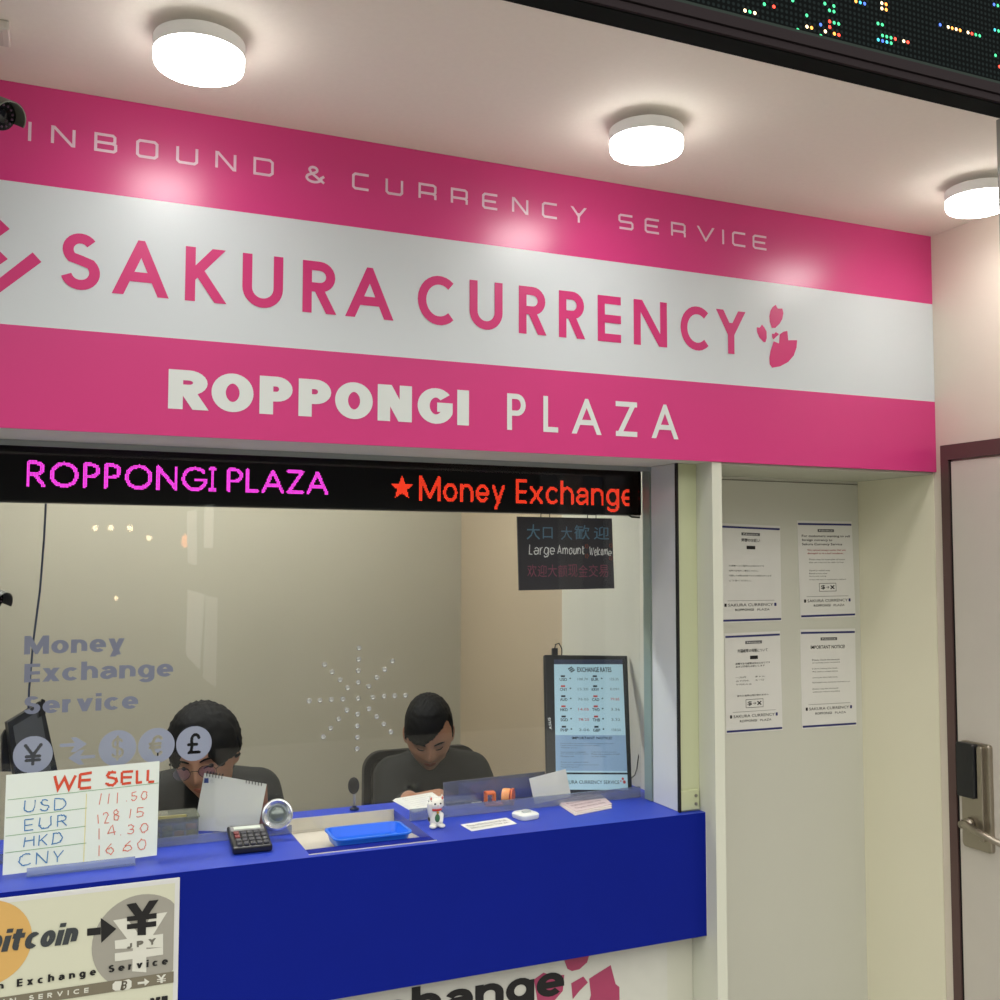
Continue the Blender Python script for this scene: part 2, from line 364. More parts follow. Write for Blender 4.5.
def line(mb, S, text, u0, u1, v0, v1, w, font=None, gap=.16, space=.4, **k):
    o, tot = layout(text, font, gap, space, w*k.get('kx', 1)/(v1-v0)); s = (u1-u0)/tot
    for c, a, b in o: glyph(mb, S, c, u0+a*s, u0+b*s, v0, v1, w, font, **k)
_fm = {}
def ftext(mb, S, text, u0, u1, v0, v1, h=.0006, bold=0, keep=False, align='l'):
    """small print: outline text fitted in a box"""
    key = (text, bold)
    if key not in _fm:
        c = bpy.data.curves.new('t', 'FONT'); c.body = text; c.size = 1; c.resolution_u = 2; c.offset = bold
        ob = bpy.data.objects.new('t', c); COL.objects.link(ob); dg = bpy.context.evaluated_depsgraph_get()
        me = bpy.data.meshes.new_from_object(ob.evaluated_get(dg)); V = [tuple(v.co[:2]) for v in me.vertices]; Fc = [tuple(p.vertices) for p in me.polygons]
        bpy.data.objects.remove(ob); bpy.data.curves.remove(c); bpy.data.meshes.remove(me); _fm[key] = (V, Fc)
    V, Fc = _fm[key]
    if not V: return
    a = np.array(V); x0, y0 = a.min(0); x1, y1 = a.max(0); sx = (u1-u0)/(x1-x0); sy = (v1-v0)/(y1-y0)
    if keep:
        sx = sy
        w = sx*(x1-x0)
        if align == 'c': u0 = (u0+u1)/2-w/2
    mb.add([S.at(u0+(x-x0)*sx, v0+(y-y0)*sy, h) for x, y in V], Fc)
def disc(mb, S, u, v, r, h=.0005, n=28, ry=None): mb.poly([S.at(u+r*math.cos(2*PI*k/n), v+(ry or r)*math.sin(2*PI*k/n), h) for k in range(n)])
def rect(mb, S, u0, u1, v0, v1, h=.0005): mb.poly([S.at(u0, v0, h), S.at(u1, v0, h), S.at(u1, v1, h), S.at(u0, v1, h)])
# ------------------------------------------------------------------ the shell
ZS, ZC, ZT = 1.785, 2.413, .965          # sign underside, canopy ceiling, counter top
XL, XP, XR = -1.3, 1.405, 2.106
# street floor, canopy ceiling, walls
struct('floor', MB().box(-1.7, 4.2, -6.3, 1.75, -.05, 0), mat('grey_floor_tile', (165, 162, 154), .5, scale=10, var=.1))
struct('ceiling', MB().box(XL, 2.3, -.66, .3, ZC, ZC+.05), ceil_m)
struct('wall_right', MB().box(XR, XR+.12, -.656, .283, 0, ZC), rwall_m)
struct('wall_front', MB().box(XL, XR, .0045, .3, ZS, ZC), mat('bulkhead_grey', (205, 202, 192), .6, scale=8))
struct('wall_counter', MB().box(XL, 1.404, .1, .16, 0, .683), wall_m)
# notice niche
struct('wall_niche', MB().box(XP+.027, XR, .283, .3, 0, ZS), mat('niche_panel', (208, 209, 198), .55, scale=6, var=.02))
struct('trim_1', MB().box(XP, XP+.027, 0.001, .283, 0, ZS-.0005), mat('post_white', (214, 217, 202), .5, scale=6, var=.02))
struct('trim_2', MB().box(XR-.003, XR-.0005, .006, .2829, 0, ZS-.0005), mat('niche_side_panel', (240, 237, 214), .55, scale=5, var=.02))
sofn = struct('trim_4', MB().box(XP+.028, XR-.004, .006, .2825, ZS-.006, ZS-.0008), mat('niche_soffit', (180, 182, 168), .6))
sg = MB(); sg.tube([(XP+.029, .2815, ZS-.014), (XR-.005, .2815, ZS-.014)], .0012, 6)
struct('trim_5', sg, mat('panel_seam', (120, 120, 108), .8))
# window frame: cream face frame, aluminium jamb, glass
win = thing('window_1', None, None, (.4, .2, ZT), kind='structure')
struct('frame', MB().box(1.349, 1.4045, .066, .1, ZT, ZS-.001), mat('cream_frame', (196, 202, 166), .5, scale=10, var=.03), win)
struct('jamb', MB().box(1.3465, 1.3488, .066, .176, ZT+.001, ZS-.001), mat('grey_reveal', (214, 218, 218), .22, scale=10, var=.03), win)
struct('gasket', MB().box(1.3435, 1.3489, .058, .0655, ZT+.001, ZS-.001), mat('black_gasket', (8, 8, 8), .6), win)
ch = MB(); ch.box(1.3435, 1.3488, .18, .212, ZT+.001, ZS-.001)
struct('glazing_channel', ch, mat('green_grey_channel', (150, 166, 158), .35, metal=.3), win)
struct('head_frame', MB().box(XL, 1.3485, .175, .1785, ZS-.012, ZS-.001), alu_m, win)
hb = MB(); hb.box(1.3495, 1.4, .059, .0658, ZT+.003, ZT+.05, .002); struct('hinge_bracket', hb, mat('cream_bracket', (190, 196, 158), .45), win)
hs = MB()
for z in (.982, 1.001): hs.lathe((1.39, .059, z), (0, -1, 0), [(0, .004), (.0015, .004), (.002, .002)], 12)
struct('bracket_screw', hs, steel_m, win)
GY = .237
gp = MB().box(XL, 1.349, GY, GY+.006, ZT+.002, ZS-.001)
# the glass stands on the counter; a gap below it over the money tray
pane = struct('pane', gp, clear('window_glass', (252, 253, 252)), win)
SG = SY(GY-.0005)
gt = MB(); greyfilm = mat('grey_window_film', (118, 124, 142), .6, scale=20, var=.03, emit=.02)
def gline(text, pl, pr, pt, w):
    u0, v0 = SG.uv(*pl); u1, _ = SG.uv(*pr); v1 = SG.uv(*pt)[1]; line(gt, SG, text, u0, u1, v0, v1, w*.62, gap=.1, kx=1.7)
gline('Money', (24, 654.5), (124.5, 652), (24, 636), .0105)
gline('Exchange', (24, 682.5), (173, 676), (24, 664), .0105)
gline('Service', (23.5, 714.5), (138, 709), (24, 696.5), .0105)
struct('lettering', gt, greyfilm, pane)
# currency roundels: discs with the sign cut out of the film
cm = MB(); cy = MB(); S2 = SG.lift(.0008)
def segdist(segs, u, v):
    S1 = np.array(segs); a = S1[:, 0]; d = S1[:, 1]-a; L = (d**2).sum(1)+1e-12; t = np.clip(((u-a[:, 0])*d[:, 0]+(v-a[:, 1])*d[:, 1])/L, 0, 1)
    return np.hypot(u-a[:, 0]-t*d[:, 0], v-a[:, 1]-t*d[:, 1]).min()
for (x, y, c) in ((33, 754.5, '¥'), (117.5, 748, '$'), (156.5, 745.5, '€'), (194, 743.5, '£')):
    u, v = SG.uv(x, y); r = .0358; hh = .043; wd = {'¥': .034, '$': .027, '€': .031, '£': .028}[c]; wq = .0062 if c != '$' else .005; segs = []
    for p in G[c][3]:
        if isinstance(p[0], str): p = p[1:]
        q = [(u-wd/2+wq/2+a*(wd-wq), v-hh/2+wq/2+(G[c][1]+b*(G[c][2]-G[c][1]))*(hh-wq)) for a, b in p]; segs += list(zip(q[:-1], q[1:]))
    stp = .0009; ny = int(r/stp)
    for j in range(-ny, ny+1):
        vv_ = v+j*stp; half = math.sqrt(max(0, r*r-(j*stp)**2)); n = max(2, int(2*half/stp)); run = None
        for i in range(n+1):
            uu_ = u-half+2*half*i/n; on = i < n and segdist(segs, uu_+stp/2, vv_) > wq/2
            if on and run is None: run = uu_
            if not on and run is not None: rect(cm, SG, run, uu_, vv_-stp/2, vv_+stp/2, .0005); run = None
ar = MB(); u, v = SG.uv(77, 751)
for sx, oy, ox in ((1, .013, -.006), (-1, -.013, .008)):
    rr_ = [(-.026*sx, -.004), (.002*sx, -.004), (-.006*sx, -.018*1), (.004*sx, -.018), (.024*sx, 0), (.004*sx, .018), (-.006*sx, .018), (.002*sx, .004), (-.026*sx, .004)]
    rr2 = [(u+ox+a, v+oy+b*.8) for a, b in rr_]
    for tri in ((0, 1, 7, 8), (1, 2, 3, 4), (4, 5, 6, 7), (1, 4, 7)): cm.poly([SG.at(*rr2[i], .0005) for i in tri])
struct('currency_roundels', cm, mat('pale_window_film', (148, 156, 172), .6, scale=20, var=.03, emit=.02), pane)
# speaking holes drilled in a star
sp = MB()
pts = []
def c1(x, y): return (230+x/4, 620+y/4)
for x, y in [(516, 112), (514, 157), (513, 203), (513, 249), (512, 313), (510, 377), (509, 424), (509, 469), (508, 515), (316, 323), (360, 321), (405, 318), (451, 316), (571, 309), (616, 305), (658, 303), (701, 301), (378, 178), (408, 208), (440, 239), (470, 271), (555, 265), (587, 230), (618, 197), (649, 164), (467, 360), (434, 396), (402, 432), (372, 467), (555, 355), (586, 386), (615, 416), (643, 448)]:
    u, v = SG.uv(*c1(x, y)); p = SG.at(u, v, .0004)
    sp.lathe(p, (0, -1, 0), [(0, .0056), (.0012, .0058), (.0016, .0048), (.0006, .003), (.0004, .0022)], 14)
struct('speaking_holes', sp, mat('drilled_edge', (190, 192, 186), .25, metal=.6), pane, smooth=True)

# interior of the booth
struct('wall_back', MB().box(-1.7, 1.6, 1.62, 1.7, 0, 2.5), inner_m)
struct('wall_interior_right', MB().box(1.40, 1.43, .767, 1.62, 0, 2.5), inner2_m)
struct('trim_6', MB().box(1.396, 1.43, .284, .766, 0, 2.5), innerw_m)
struct('wall_interior_left', MB().box(-1.75, -1.7, .1, 1.7, 0, 2.5), inner_m)
struct('ceiling_interior', MB().box(-1.75, 1.6, .245, 1.7, 2.42, 2.46), mat('booth_ceiling', (190, 188, 178), .8))
il = thing('booth_fill_light', 'unseen flat white panel light added on the booth ceiling to light the clerks', 'light', (.3, .9, 2.405))  # unseen panel added to light the booth interior
MB().box(-.3, .9, .78, 1.02, 2.405, 2.42).build('frame', alu_m, il)
INT_LIGHT = MB().box(-.28, .88, .8, 1.0, 2.4, 2.405).build('diffuser', mat('booth_diffuser', (252, 251, 246), .5, emit=36), il)

# ------------------------------------------------------------------ door on the right wall
dr = thing('door_1', None, None, (XR, -.35, 0), kind='structure')
fr = MB(); fr.box(XR-.012, XR-.0005, -.052, -.0275, 0, 1.851); fr.box(XR-.012, XR-.0005, -.645, -.052, 1.812, 1.851)
struct('frame', fr, mat('brown_steel_frame', (100, 78, 76), .4, metal=.3, scale=12), dr)
struct('gasket', MB().box(XR-.0075, XR-.0005, -.0575, -.0525, 0, 1.809), mat('black_gasket', (8, 8, 8), .6), dr)
leaf = struct('leaf', MB().box(XR-.008, XR-.0005, -.645, -.058, .01, 1.807), mat('grey_door_paint', (208, 203, 194), .45, scale=14, var=.03), dr)
SD = Surf((XR-.008, 0, 0), (0, -1, 0), (0, 0, 1))
def DU(x, y): return SD.uv(x, y)
lk = MB()
a, b = DU(964.5, 800), DU(995, 847)
def rprism(mb, S, u0, u1, v0, v1, h0, h1, r=.006):
    P = []
    for cx, cy_, a0 in ((u1-r, v1-r, 0), (u0+r, v1-r, 90), (u0+r, v0+r, 180), (u1-r, v0+r, 270)):
        P += [(cx+r*math.cos(math.radians(a0+30*k)), cy_+r*math.sin(math.radians(a0+30*k))) for k in range(4)]
    I = []
    for (u, v) in P: I.append((u+(r*.25 if u < (u0+u1)/2 else -r*.25), v+(r*.25 if v < (v0+v1)/2 else -r*.25)))
    mb.loft([[S.at(u, v, h0) for u, v in P], [S.at(u, v, h1-r*.3) for u, v in P], [S.at(u, v, h1) for u, v in I]])
u0, u1 = .074, .162
rprism(lk, SD, u0, u1, .845, 1.105, 0, .012, .008)
plate = struct('lock_plate', lk, mat('satin_nickel', (168, 160, 146), .3, metal=.9, scale=30), dr)
rd = MB(); rprism(rd, SD, u0, u0+.056, .97, 1.103, .012, .028, .007); struct('card_reader', rd, mat('reader_black', (26, 28, 31), .3), plate)
rs = MB(); rprism(rs, SD, u0+.058, u0+.074, .87, 1.1, .012, .022, .006); struct('lock_rib', rs, mat('satin_nickel', (168, 160, 146), .3, metal=.9), plate)
lv = MB(); c = SD.at(.1, .905, .012); lv.lathe(c, SD.n, [(0, .015), (.012, .014), (.014, .009), (.032, .009)], 24)
lv.tube([SD.at(.098, .907, .034), SD.at(.11, .907, .04), SD.at(.14, .9, .042), SD.at(.24, .882, .042)], [.009, .0095, .0085, .007], 12)
struct('door_handle', lv, mat('satin_nickel', (168, 160, 146), .3, metal=.9), dr, smooth=True)

# ------------------------------------------------------------------ street-side shutter post and the LED display beam
struct('trim_7', MB().box(1.592, 1.66, -.7, -.652, 0, 2.376), mat('shutter_guide', (152, 156, 150), .4, metal=.3))
led = thing('led_display', 'black dot matrix display board hung along the front edge of the canopy', 'display', (.8, -.72, 2.377))
bm_ = MB(); bm_.box(XL, 3.2, -.70, -.6585, 2.377, 2.379); bm_.build('underside', mat('dark_green_steel', (20, 24, 23), .9, spec=.1), led)
b1 = MB(); b1.box(XL, 3.2, -.706, -.70, 2.379, 2.3905); b1.box(XL, 3.2, -.708, -.70, 2.3935, 2.411); b1.box(XL, 3.2, -.704, -.70, 2.3905, 2.3935)
b1.build('lower_rail', mat('brown_black_steel', (46, 39, 42), .8, spec=.1), led)
MB().box(XL, 3.2, -.7045, -.7, 2.411, 2.418).build('green_edge_strip', mat('grey_green_strip', (52, 62, 58), .8, spec=.1), led)
lm = bpy.data.materials.new('diode_matrix'); lm.use_nodes = True; nt = lm.node_tree; b = nt.nodes['Principled BSDF']
tc = nt.nodes.new('ShaderNodeTexCoord'); vo = nt.nodes.new('ShaderNodeTexVoronoi'); vo.inputs['Scale'].default_value = 1/.0095; vo.inputs['Randomness'].default_value = 0
mp = nt.nodes.new('ShaderNodeMapping'); mp.inputs['Scale'].default_value = (1, 0, 1)
cr = nt.nodes.new('ShaderNodeValToRGB'); cr.color_ramp.elements[0].position = .22; cr.color_ramp.elements[0].color = (.012, .017, .017, 1); cr.color_ramp.elements[1].position = .36; cr.color_ramp.elements[1].color = (.004, .005, .005, 1)
nt.links.new(tc.outputs['Object'], mp.inputs[0]); nt.links.new(mp.outputs[0], vo.inputs['Vector']); nt.links.new(vo.outputs['Distance'], cr.inputs[0]); nt.links.new(cr.outputs[0], b.inputs['Base Color'])
nt.links.new(cr.outputs[0], b.inputs['Emission Color']); b.inputs['Emission Strength'].default_value = .5
b.inputs['Roughness'].default_value = 1; b.inputs['Specular IOR Level'].default_value = .03
MB().box(XL, 3.2, -.703, -.7, 2.418, 2.9).build('matrix_panel', lm, led)
SL = SY(-.703)
cols = {'o': ((255, 150, 60), 4), 'r': ((255, 60, 40), 4), 'g': ((60, 230, 150), 1.5), 'b': ((70, 120, 255), 1.5), 'c': ((60, 200, 220), 1.6), 'w': ((255, 220, 170), 4)}
dio = {k: MB() for k in cols}
D = [(97, 47, 'w'), (122, 55, 'w'), (108, 50, 'g'), (163, 18, 'g'), (200, 25, 'r'), (263, 0, 'g'), (285, 102, 'g'), (305, 103, 'w'), (325, 105, 'o'), (385, 72, 'r'), (385, 98, 'r'), (383, 122, 'w'), (407, 130, 'o'), (422, 134, 'r'), (410, 88, 'g'), (425, 92, 'g'), (365, 100, 'b'), (365, 122, 'g'), (375, 12, 'g'), (400, 12, 'g'), (385, 30, 'g'), (405, 35, 'g'), (478, 8, 'o'), (497, 15, 'c'), (515, 20, 'b'), (572, 12, 'w'), (590, 15, 'o'), (575, 35, 'w'), (590, 38, 'o'), (562, 80, 'g'), (578, 85, 'g'), (580, 133, 'g'), (600, 140, 'g'), (617, 143, 'g'), (560, 150, 'c'), (578, 155, 'b'), (597, 158, 'c'), (614, 160, 'g'), (632, 140, 'r'), (650, 147, 'w'), (668, 150, 'r'), (790, 98, 'b'), (808, 96, 'w'), (828, 100, 'o'), (845, 107, 'w'), (862, 112, 'o'), (878, 118, 'w'), (895, 123, 'r'), (915, 130, 'g'), (933, 132, 'g'), (980, 15, 'b'), (990, 20, 'g'), (980, 105, 'c'), (992, 108, 'g'), (985, 190, 'g'), (993, 237, 'r'), (310, 60, 'g')]
for x, y, k in D:
    u, v = SL.uv(720+x/3.571, y/3.571); p = 0.0095
    disc(dio[k], SL, (math.floor(u/p)+.5)*p, (math.floor(v/p)+.5)*p, .0031, .0006, 8)
for k, mb in dio.items():
    c, e = cols[k]; dd_ = mb.build('lit_diodes', mat('diode_'+{'o': 'orange', 'r': 'red', 'g': 'green', 'b': 'blue', 'c': 'cyan', 'w': 'warm'}[k], c, .5, emit=e*.7), led); dd_['kind'] = 'stuff'

# ------------------------------------------------------------------ ceiling lamps
lampw = mat('lamp_ring', (228, 228, 224), .45, emit=.12); lampe = mat('lamp_diffuser', (255, 251, 246), .4, emit=33, var=0); lamps_ = mat('lamp_diffuser_side', (255, 251, 246), .4, emit=17, var=0)  # ring and mount get a faint added glow to look whiter
lab = ['round white ceiling lamp near the left end, above the word Inbound', 'round white ceiling lamp over the middle of the pink sign', 'round white ceiling lamp in the right corner beside the wall']
for i, (x, y) in enumerate(((.191, -.313), (1.042, -.308), (1.906, -.335))):
    t = thing('ceiling_lamp', lab[i], 'lamp', (x, y, 2.355), 'round ceiling lamps under the canopy')
    MB().lathe((x, y, 2.4), (0, 0, 1), [(0, .03), (.0128, .03)], 24).build('mount', lampw, t, smooth='auto')
    MB().lathe((x, y, 2.375), (0, 0, 1), [(0, .0725), (.001, .0728), (.022, .0728), (.0245, .069), (.025, .05)], 48).build('housing', lampw, t, smooth='auto')
    MB().lathe((x, y, 2.355), (0, 0, 1), [(-.0005, .0685), (.002, .0705), (.006, .0715), (.02, .072)], 48).build('diffuser', lamps_, t, smooth='auto')
    MB().lathe((x, y, 2.355), (0, 0, 1), [(-.004, .02), (-.004, .06), (-.0006, .0685)], 48).build('diffuser_face', lampe, t, smooth='auto')

# ------------------------------------------------------------------ the sign
sgn = thing('shop_sign', 'long pink and white Sakura Currency fascia sign above the window', 'sign', (.4, 0, ZS))
Z1, Z2 = 2.23, 1.97
def band(z0, z1, m_, nm): return MB().box(XL, XR-.001, -.0035, .004, z0, z1).build(nm, m_, sgn)
band(Z1, ZC-.0005, pink_m, 'upper_band'); band(Z2, Z1, white_m, 'middle_band'); band(ZS, Z2, pink_m, 'lower_band')
SS = SY(-.0036)
def letters(nm, m_, items, ytop, ybot, w, font=None, kx=1):
    """items: (letter, px left, px right, px y) measured on the sign; ytop/ybot world z of caps"""
    mb = MB()
    for c, a, b, y in items:
        glyph(mb, SS, c, SS.uv(a, y)[0], SS.uv(b, y)[0], ybot, ytop, w, font, kx=kx)
    return mb.build(nm, m_, sgn)
def z_of(x, y): return SS.uv(x, y)[1]
l1 = [('I', 28, 31.6, 131), ('N', 51, 75.5, 137), ('B', 94.2, 117.3, 143), ('O', 136, 158.4, 150), ('U', 176.1, 198.2, 155), ('N', 215.2, 236.3, 162), ('D', 253.3, 273.7, 167), ('&', 305.3, 325.4, 176),
      ('C', 352, 369.8, 183), ('U', 385.4, 403.1, 189), ('R', 418.4, 436.4, 193), ('R', 450.7, 467.7, 199), ('E', 482, 498.3, 203), ('N', 511.9, 528.2, 208), ('C', 541.8, 557.8, 213), ('Y', 570.4, 586.7, 217),
      ('S', 618.3, 633.3, 224), ('E', 644.5, 659.8, 228), ('R', 670.9, 685.5, 231), ('V', 696.7, 714.4, 235), ('I', 722.3, 723.8, 238), ('C', 732, 746, 240), ('E', 752.5, 767.1, 244)]
letters('lettering', paleletter_m, l1, (z_of(30, 122)+z_of(500, 195))/2, (z_of(30, 140)+z_of(500, 212))/2, .0052, T)
l2 = [('S', 60.5, 100.3, 262), ('A', 112.2, 169.3, 270), ('K', 185.3, 227, 274), ('U', 242.4, 283, 280), ('R', 302.6, 336.5, 286), ('A', 345.3, 393.6, 293),
      ('C', 417.7, 455.8, 302), ('U', 469.4, 502.4, 307), ('R', 518.7, 546.3, 312), ('R', 558.8, 585, 315), ('E', 597.6, 620.7, 320), ('N', 633.6, 666.8, 323), ('C', 680.4, 710, 327), ('Y', 716, 745.5, 331)]
letters('lettering', pinkletter_m, l2, (z_of(206, 247)+z_of(530, 288))/2, (z_of(206, 302)+z_of(530, 334.5))/2, .0185)
l3 = [('R', 168.3, 209, 389), ('O', 211.5, 253.5, 391), ('P', 259.5, 292.5, 394), ('P', 298.5, 331, 397), ('O', 335, 372.7, 400), ('N', 377.6, 411.8, 402), ('G', 417.5, 452.6, 405), ('I', 458, 468, 408)]
letters('lettering', whiteletter_m, l3, (z_of(168, 368)+z_of(463, 391))/2, (z_of(168, 408)+z_of(463, 425.8))/2, .0195, kx=1.36)
l4 = [('P', 507, 525.5, 412), ('L', 543.2, 558, 415), ('A', 571.5, 601.5, 418), ('Z', 615.6, 637, 421), ('A', 651.3, 678.3, 424)]
letters('lettering', whiteletter_m, l4, (z_of(516, 394.5)+z_of(665, 404))/2, (z_of(516, 430.5)+z_of(665, 438.5))/2, .0115)
lg = MB()
def pxpoly(mb, S, pts, h=.0006, sc=1, ox=0, oy=0): mb.poly([S.at(*S.uv(ox+x/sc, oy+y/sc), h) for x, y in pts])
# petals
petal = MB()
for p in ([(443, 185), (470, 232), (528, 232), (540, 290), (528, 360), (495, 420), (440, 475), (395, 475), (370, 400), (365, 330), (378, 260), (405, 215)],
          [(272, 432), (300, 465), (330, 520), (333, 600), (315, 655), (290, 650), (240, 595), (212, 530), (207, 465), (245, 472)],
          [(445, 525), (487, 552), (415, 620), (400, 590), (398, 545), (425, 550)]):
    pxpoly(petal, SS, p, sc=12.5, ox=740, oy=290)
for p in ([(590, 512), (602, 628), (400, 700), (418, 640), (485, 668), (495, 555), (540, 522)], [(602, 628), (712, 628), (705, 720), (670, 820), (600, 900), (500, 955), (400, 972), (370, 930), (365, 850), (380, 760), (400, 700)]):
    pxpoly(petal, SS, p, sc=12.5, ox=740, oy=290)
petal.build('petal_emblem', pinkletter_m, sgn)
# bar emblem at the left end
for p in ([(272, 437), (346, 517), (-120, 860), (-620, 560), (-560, 480), (-130, 750)], [(-10, 155), (82, 242), (-90, 365), (-170, 280)], [(-10, 420), (66, 493), (-90, 600), (-165, 520)], [(-170, 280), (-90, 365), (-560, 480), (-620, 560), (-640, 420)]):
    pxpoly(lg, SS, p, sc=8.333, ox=0, oy=200)
lg.build('bar_emblem', pinkletter_m, sgn)

# ------------------------------------------------------------------ counter
ctp = thing('counter', 'long blue laminate service counter with a steel money recess below the glass', 'counter', (.3, .25, .683))
R0, R1, RA, RB = .475, .742, .06, .355
t_ = MB(); zt = ZT
for x0, x1, y0, y1 in ((XL, R0, .0412, .42), (R1, 1.3965, .0412, .42), (R0, R1, .0412, RA), (R0, R1, RB, .42)): t_.box(x0, x1, y0, y1, zt-.07, zt)
t_.box(.985, 1.3955, .42, .56, zt-.07, zt)
t_.box(1.3965, XP-.0005, .0412, .28, zt-.07, zt)
t_.build('top', blue_m, ctp)
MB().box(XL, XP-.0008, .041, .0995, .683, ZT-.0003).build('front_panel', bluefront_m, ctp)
MB().box(XL, XP-.001, .0995, .42, .683, .69).build('underside', wall_m, ctp)
sc = MB(); sc.box(R0, R1, RB-.004, RB-.0005, .93, ZT+.001); sc.box(R0-.002, R1+.002, RA-.003, RA, .958, ZT+.0012)
pf = [(RA, .9645), (.128, .949), (RB-.004, .934)]   # floor of the scoop falls away from the street side
sc.loft([[(x, y, z) for y, z in pf]+[(x, y, z-.002) for y, z in pf[::-1]] for x in (R0, R1)])
sc.build('steel_scoop', mat('scoop_steel', (208, 202, 188), .35, metal=.15, scale=30), ctp)
MB().box(XP-.0007, XP-.0001, .0405, .043, .684, ZT).build('edge_strip', mat('white_edge', (220, 222, 226), .5), ctp)
# clear rails holding the bottom edge of the glass
rl = clear('acrylic_rail', (215, 220, 230), 1.45, .1, .3, (170, 178, 196))
gr = MB(); gr.box(XL, R0, GY-.006, GY-.001, ZT+.0005, ZT+.018); struct('trim_8', gr, rl)
gr = MB(); gr.box(R1, 1.343, GY-.006, GY-.001, ZT+.0005, ZT+.026); struct('trim_9', gr, rl)

# ------------------------------------------------------------------ LED ticker inside the glass
tk = thing('led_ticker', 'long black scrolling LED sign hung at the top inside the window', 'display', (.4, .3, 1.668))
MB().box(-.75, 1.375, .268, .31, 1.668, ZS-.0005, .004).build('casing', mat('ticker_black', (8, 8, 10), .3, scale=10, spec=.25), tk)
ST = SY(.2675)
def dots(mb, S, text, u0, u1, v0, v1, w, pitch, font=None, gap=.16, space=.4, extra=None, stop=None, wide=None):
    """letters made of separate diodes on a square grid"""
    o, tot = layout(text, font, gap, space, w/(v1-v0)); s = (u1-u0)/tot; segs = []
    for ch, a, b in o:
        g = (font or G).get(ch); H = v1-v0; b0 = v0+g[1]*H; b1 = v0+g[2]*H; A, B = u0+a*s, u0+b*s
        ps = [list(p) for p in g[3]]
        if ch in 'I' and wide: A, B = (A+B)/2-wide, (A+B)/2+wide; ps = [[(0, 0), (1, 0)], [(0, 1), (1, 1)], [(.5, 0), (.5, 1)]]
        elif ch in 'Iil.': c = (A+B)/2; A, B = c-w/2, c+w/2
        for p in ps:
            if isinstance(p[0], str): p = p[1:]
            q = [(A+w/2+x*(B-A-w), b0+w/2+y*(b1-b0-w)) for x, y in p]; segs += list(zip(q[:-1], q[1:]))
    segs += extra or []
    S1 = np.array(segs); a = S1[:, 0]; d = S1[:, 1]-a; L = (d**2).sum(1)+1e-12
    us = np.arange(math.floor((u0-.02)/pitch), math.ceil((u1+.02)/pitch))*pitch; vs2 = np.arange(math.floor((v0-.02)/pitch), math.ceil((v1+.02)/pitch))*pitch
    for u in us:
        if stop and u > stop: continue
        for v in vs2:
            t = np.clip((((u-a[:, 0])*d[:, 0])+((v-a[:, 1])*d[:, 1]))/L, 0, 1); e = np.hypot(u-a[:, 0]-t*d[:, 0], v-a[:, 1]-t*d[:, 1]).min()
            if e < w/2:
                k = pitch*.38; mb.poly([S.at(u-k, v-k, .0004), S.at(u+k, v-k, .0004), S.at(u+k, v+k, .0004), S.at(u-k, v+k, .0004)])
PT = .0027
mg = MB(); a = ST.uv(25.8, 486.6); b = ST.uv(212.5, 490); tz = ST.uv(26, 460.5)[1]
dots(mg, ST, 'ROPPONGI', a[0], b[0]+.004, a[1], tz, .0076, PT, wide=.009, gap=.13)
a2 = ST.uv(227, 491); b2 = ST.uv(328, 495)
dots(mg, ST, 'PLAZA', a2[0], b2[0], a[1], tz, .0075, PT, gap=.1)
mg.build('magenta_lettering', mat('magenta_diodes', (255, 70, 235), .5, emit=1.5, var=.3, scale=900), tk)
rd = MB(); a = ST.uv(419, 501); z0 = a[1]; z1 = ST.uv(419, 475.5)[1]; b = ST.uv(505, 503)[0]
dots(rd, ST, 'Money', a[0], b, z0, z1, .0078, PT, gap=.12)
a3 = ST.uv(515.5, 502)[0]; b3 = ST.uv(634, 506)[0]
dots(rd, ST, 'Exchange', a3, b3, z0, z1, .0078, PT, gap=.12, stop=ST.uv(629, 503)[0])
su, sv = ST.uv(402, 488); star = [(su+(.029 if k % 2 == 0 else .0125)*math.sin(2*PI*k/10), sv+(.029 if k % 2 == 0 else .0125)*math.cos(2*PI*k/10)) for k in range(10)]
for i in range(-12, 13):
    for j in range(-12, 13):
        u, v = su+i*PT, sv+j*PT; ang = math.atan2(u-su, v-sv) % (2*PI/5); ang = min(ang, 2*PI/5-ang); r = math.hypot(u-su, v-sv)
        # inside the five-pointed outline
        x, y = r*math.sin(ang), r*math.cos(ang); p1 = np.array((0, .029)); p2 = np.array((.0125*math.sin(PI/5), .0125*math.cos(PI/5))); dd = p2-p1
        if dd[0]*(y-p1[1])-dd[1]*(x-p1[0]) <= 0: rect(rd, ST, u-.0011, u+.0011, v-.0011, v+.0011, .0004)
rd.build('red_lettering', mat('red_diodes', (255, 62, 34), .5, emit=1.3, var=.25, scale=900), tk)
hk = MB(); e0 = ST.uv(632, 515); hk.tube([(e0[0]-.01, .27, 1.6695), (e0[0]+.0, .27, 1.664), (1.37, .27, 1.6635)], .0022, 8)
hk.build('clip', black_m, tk)
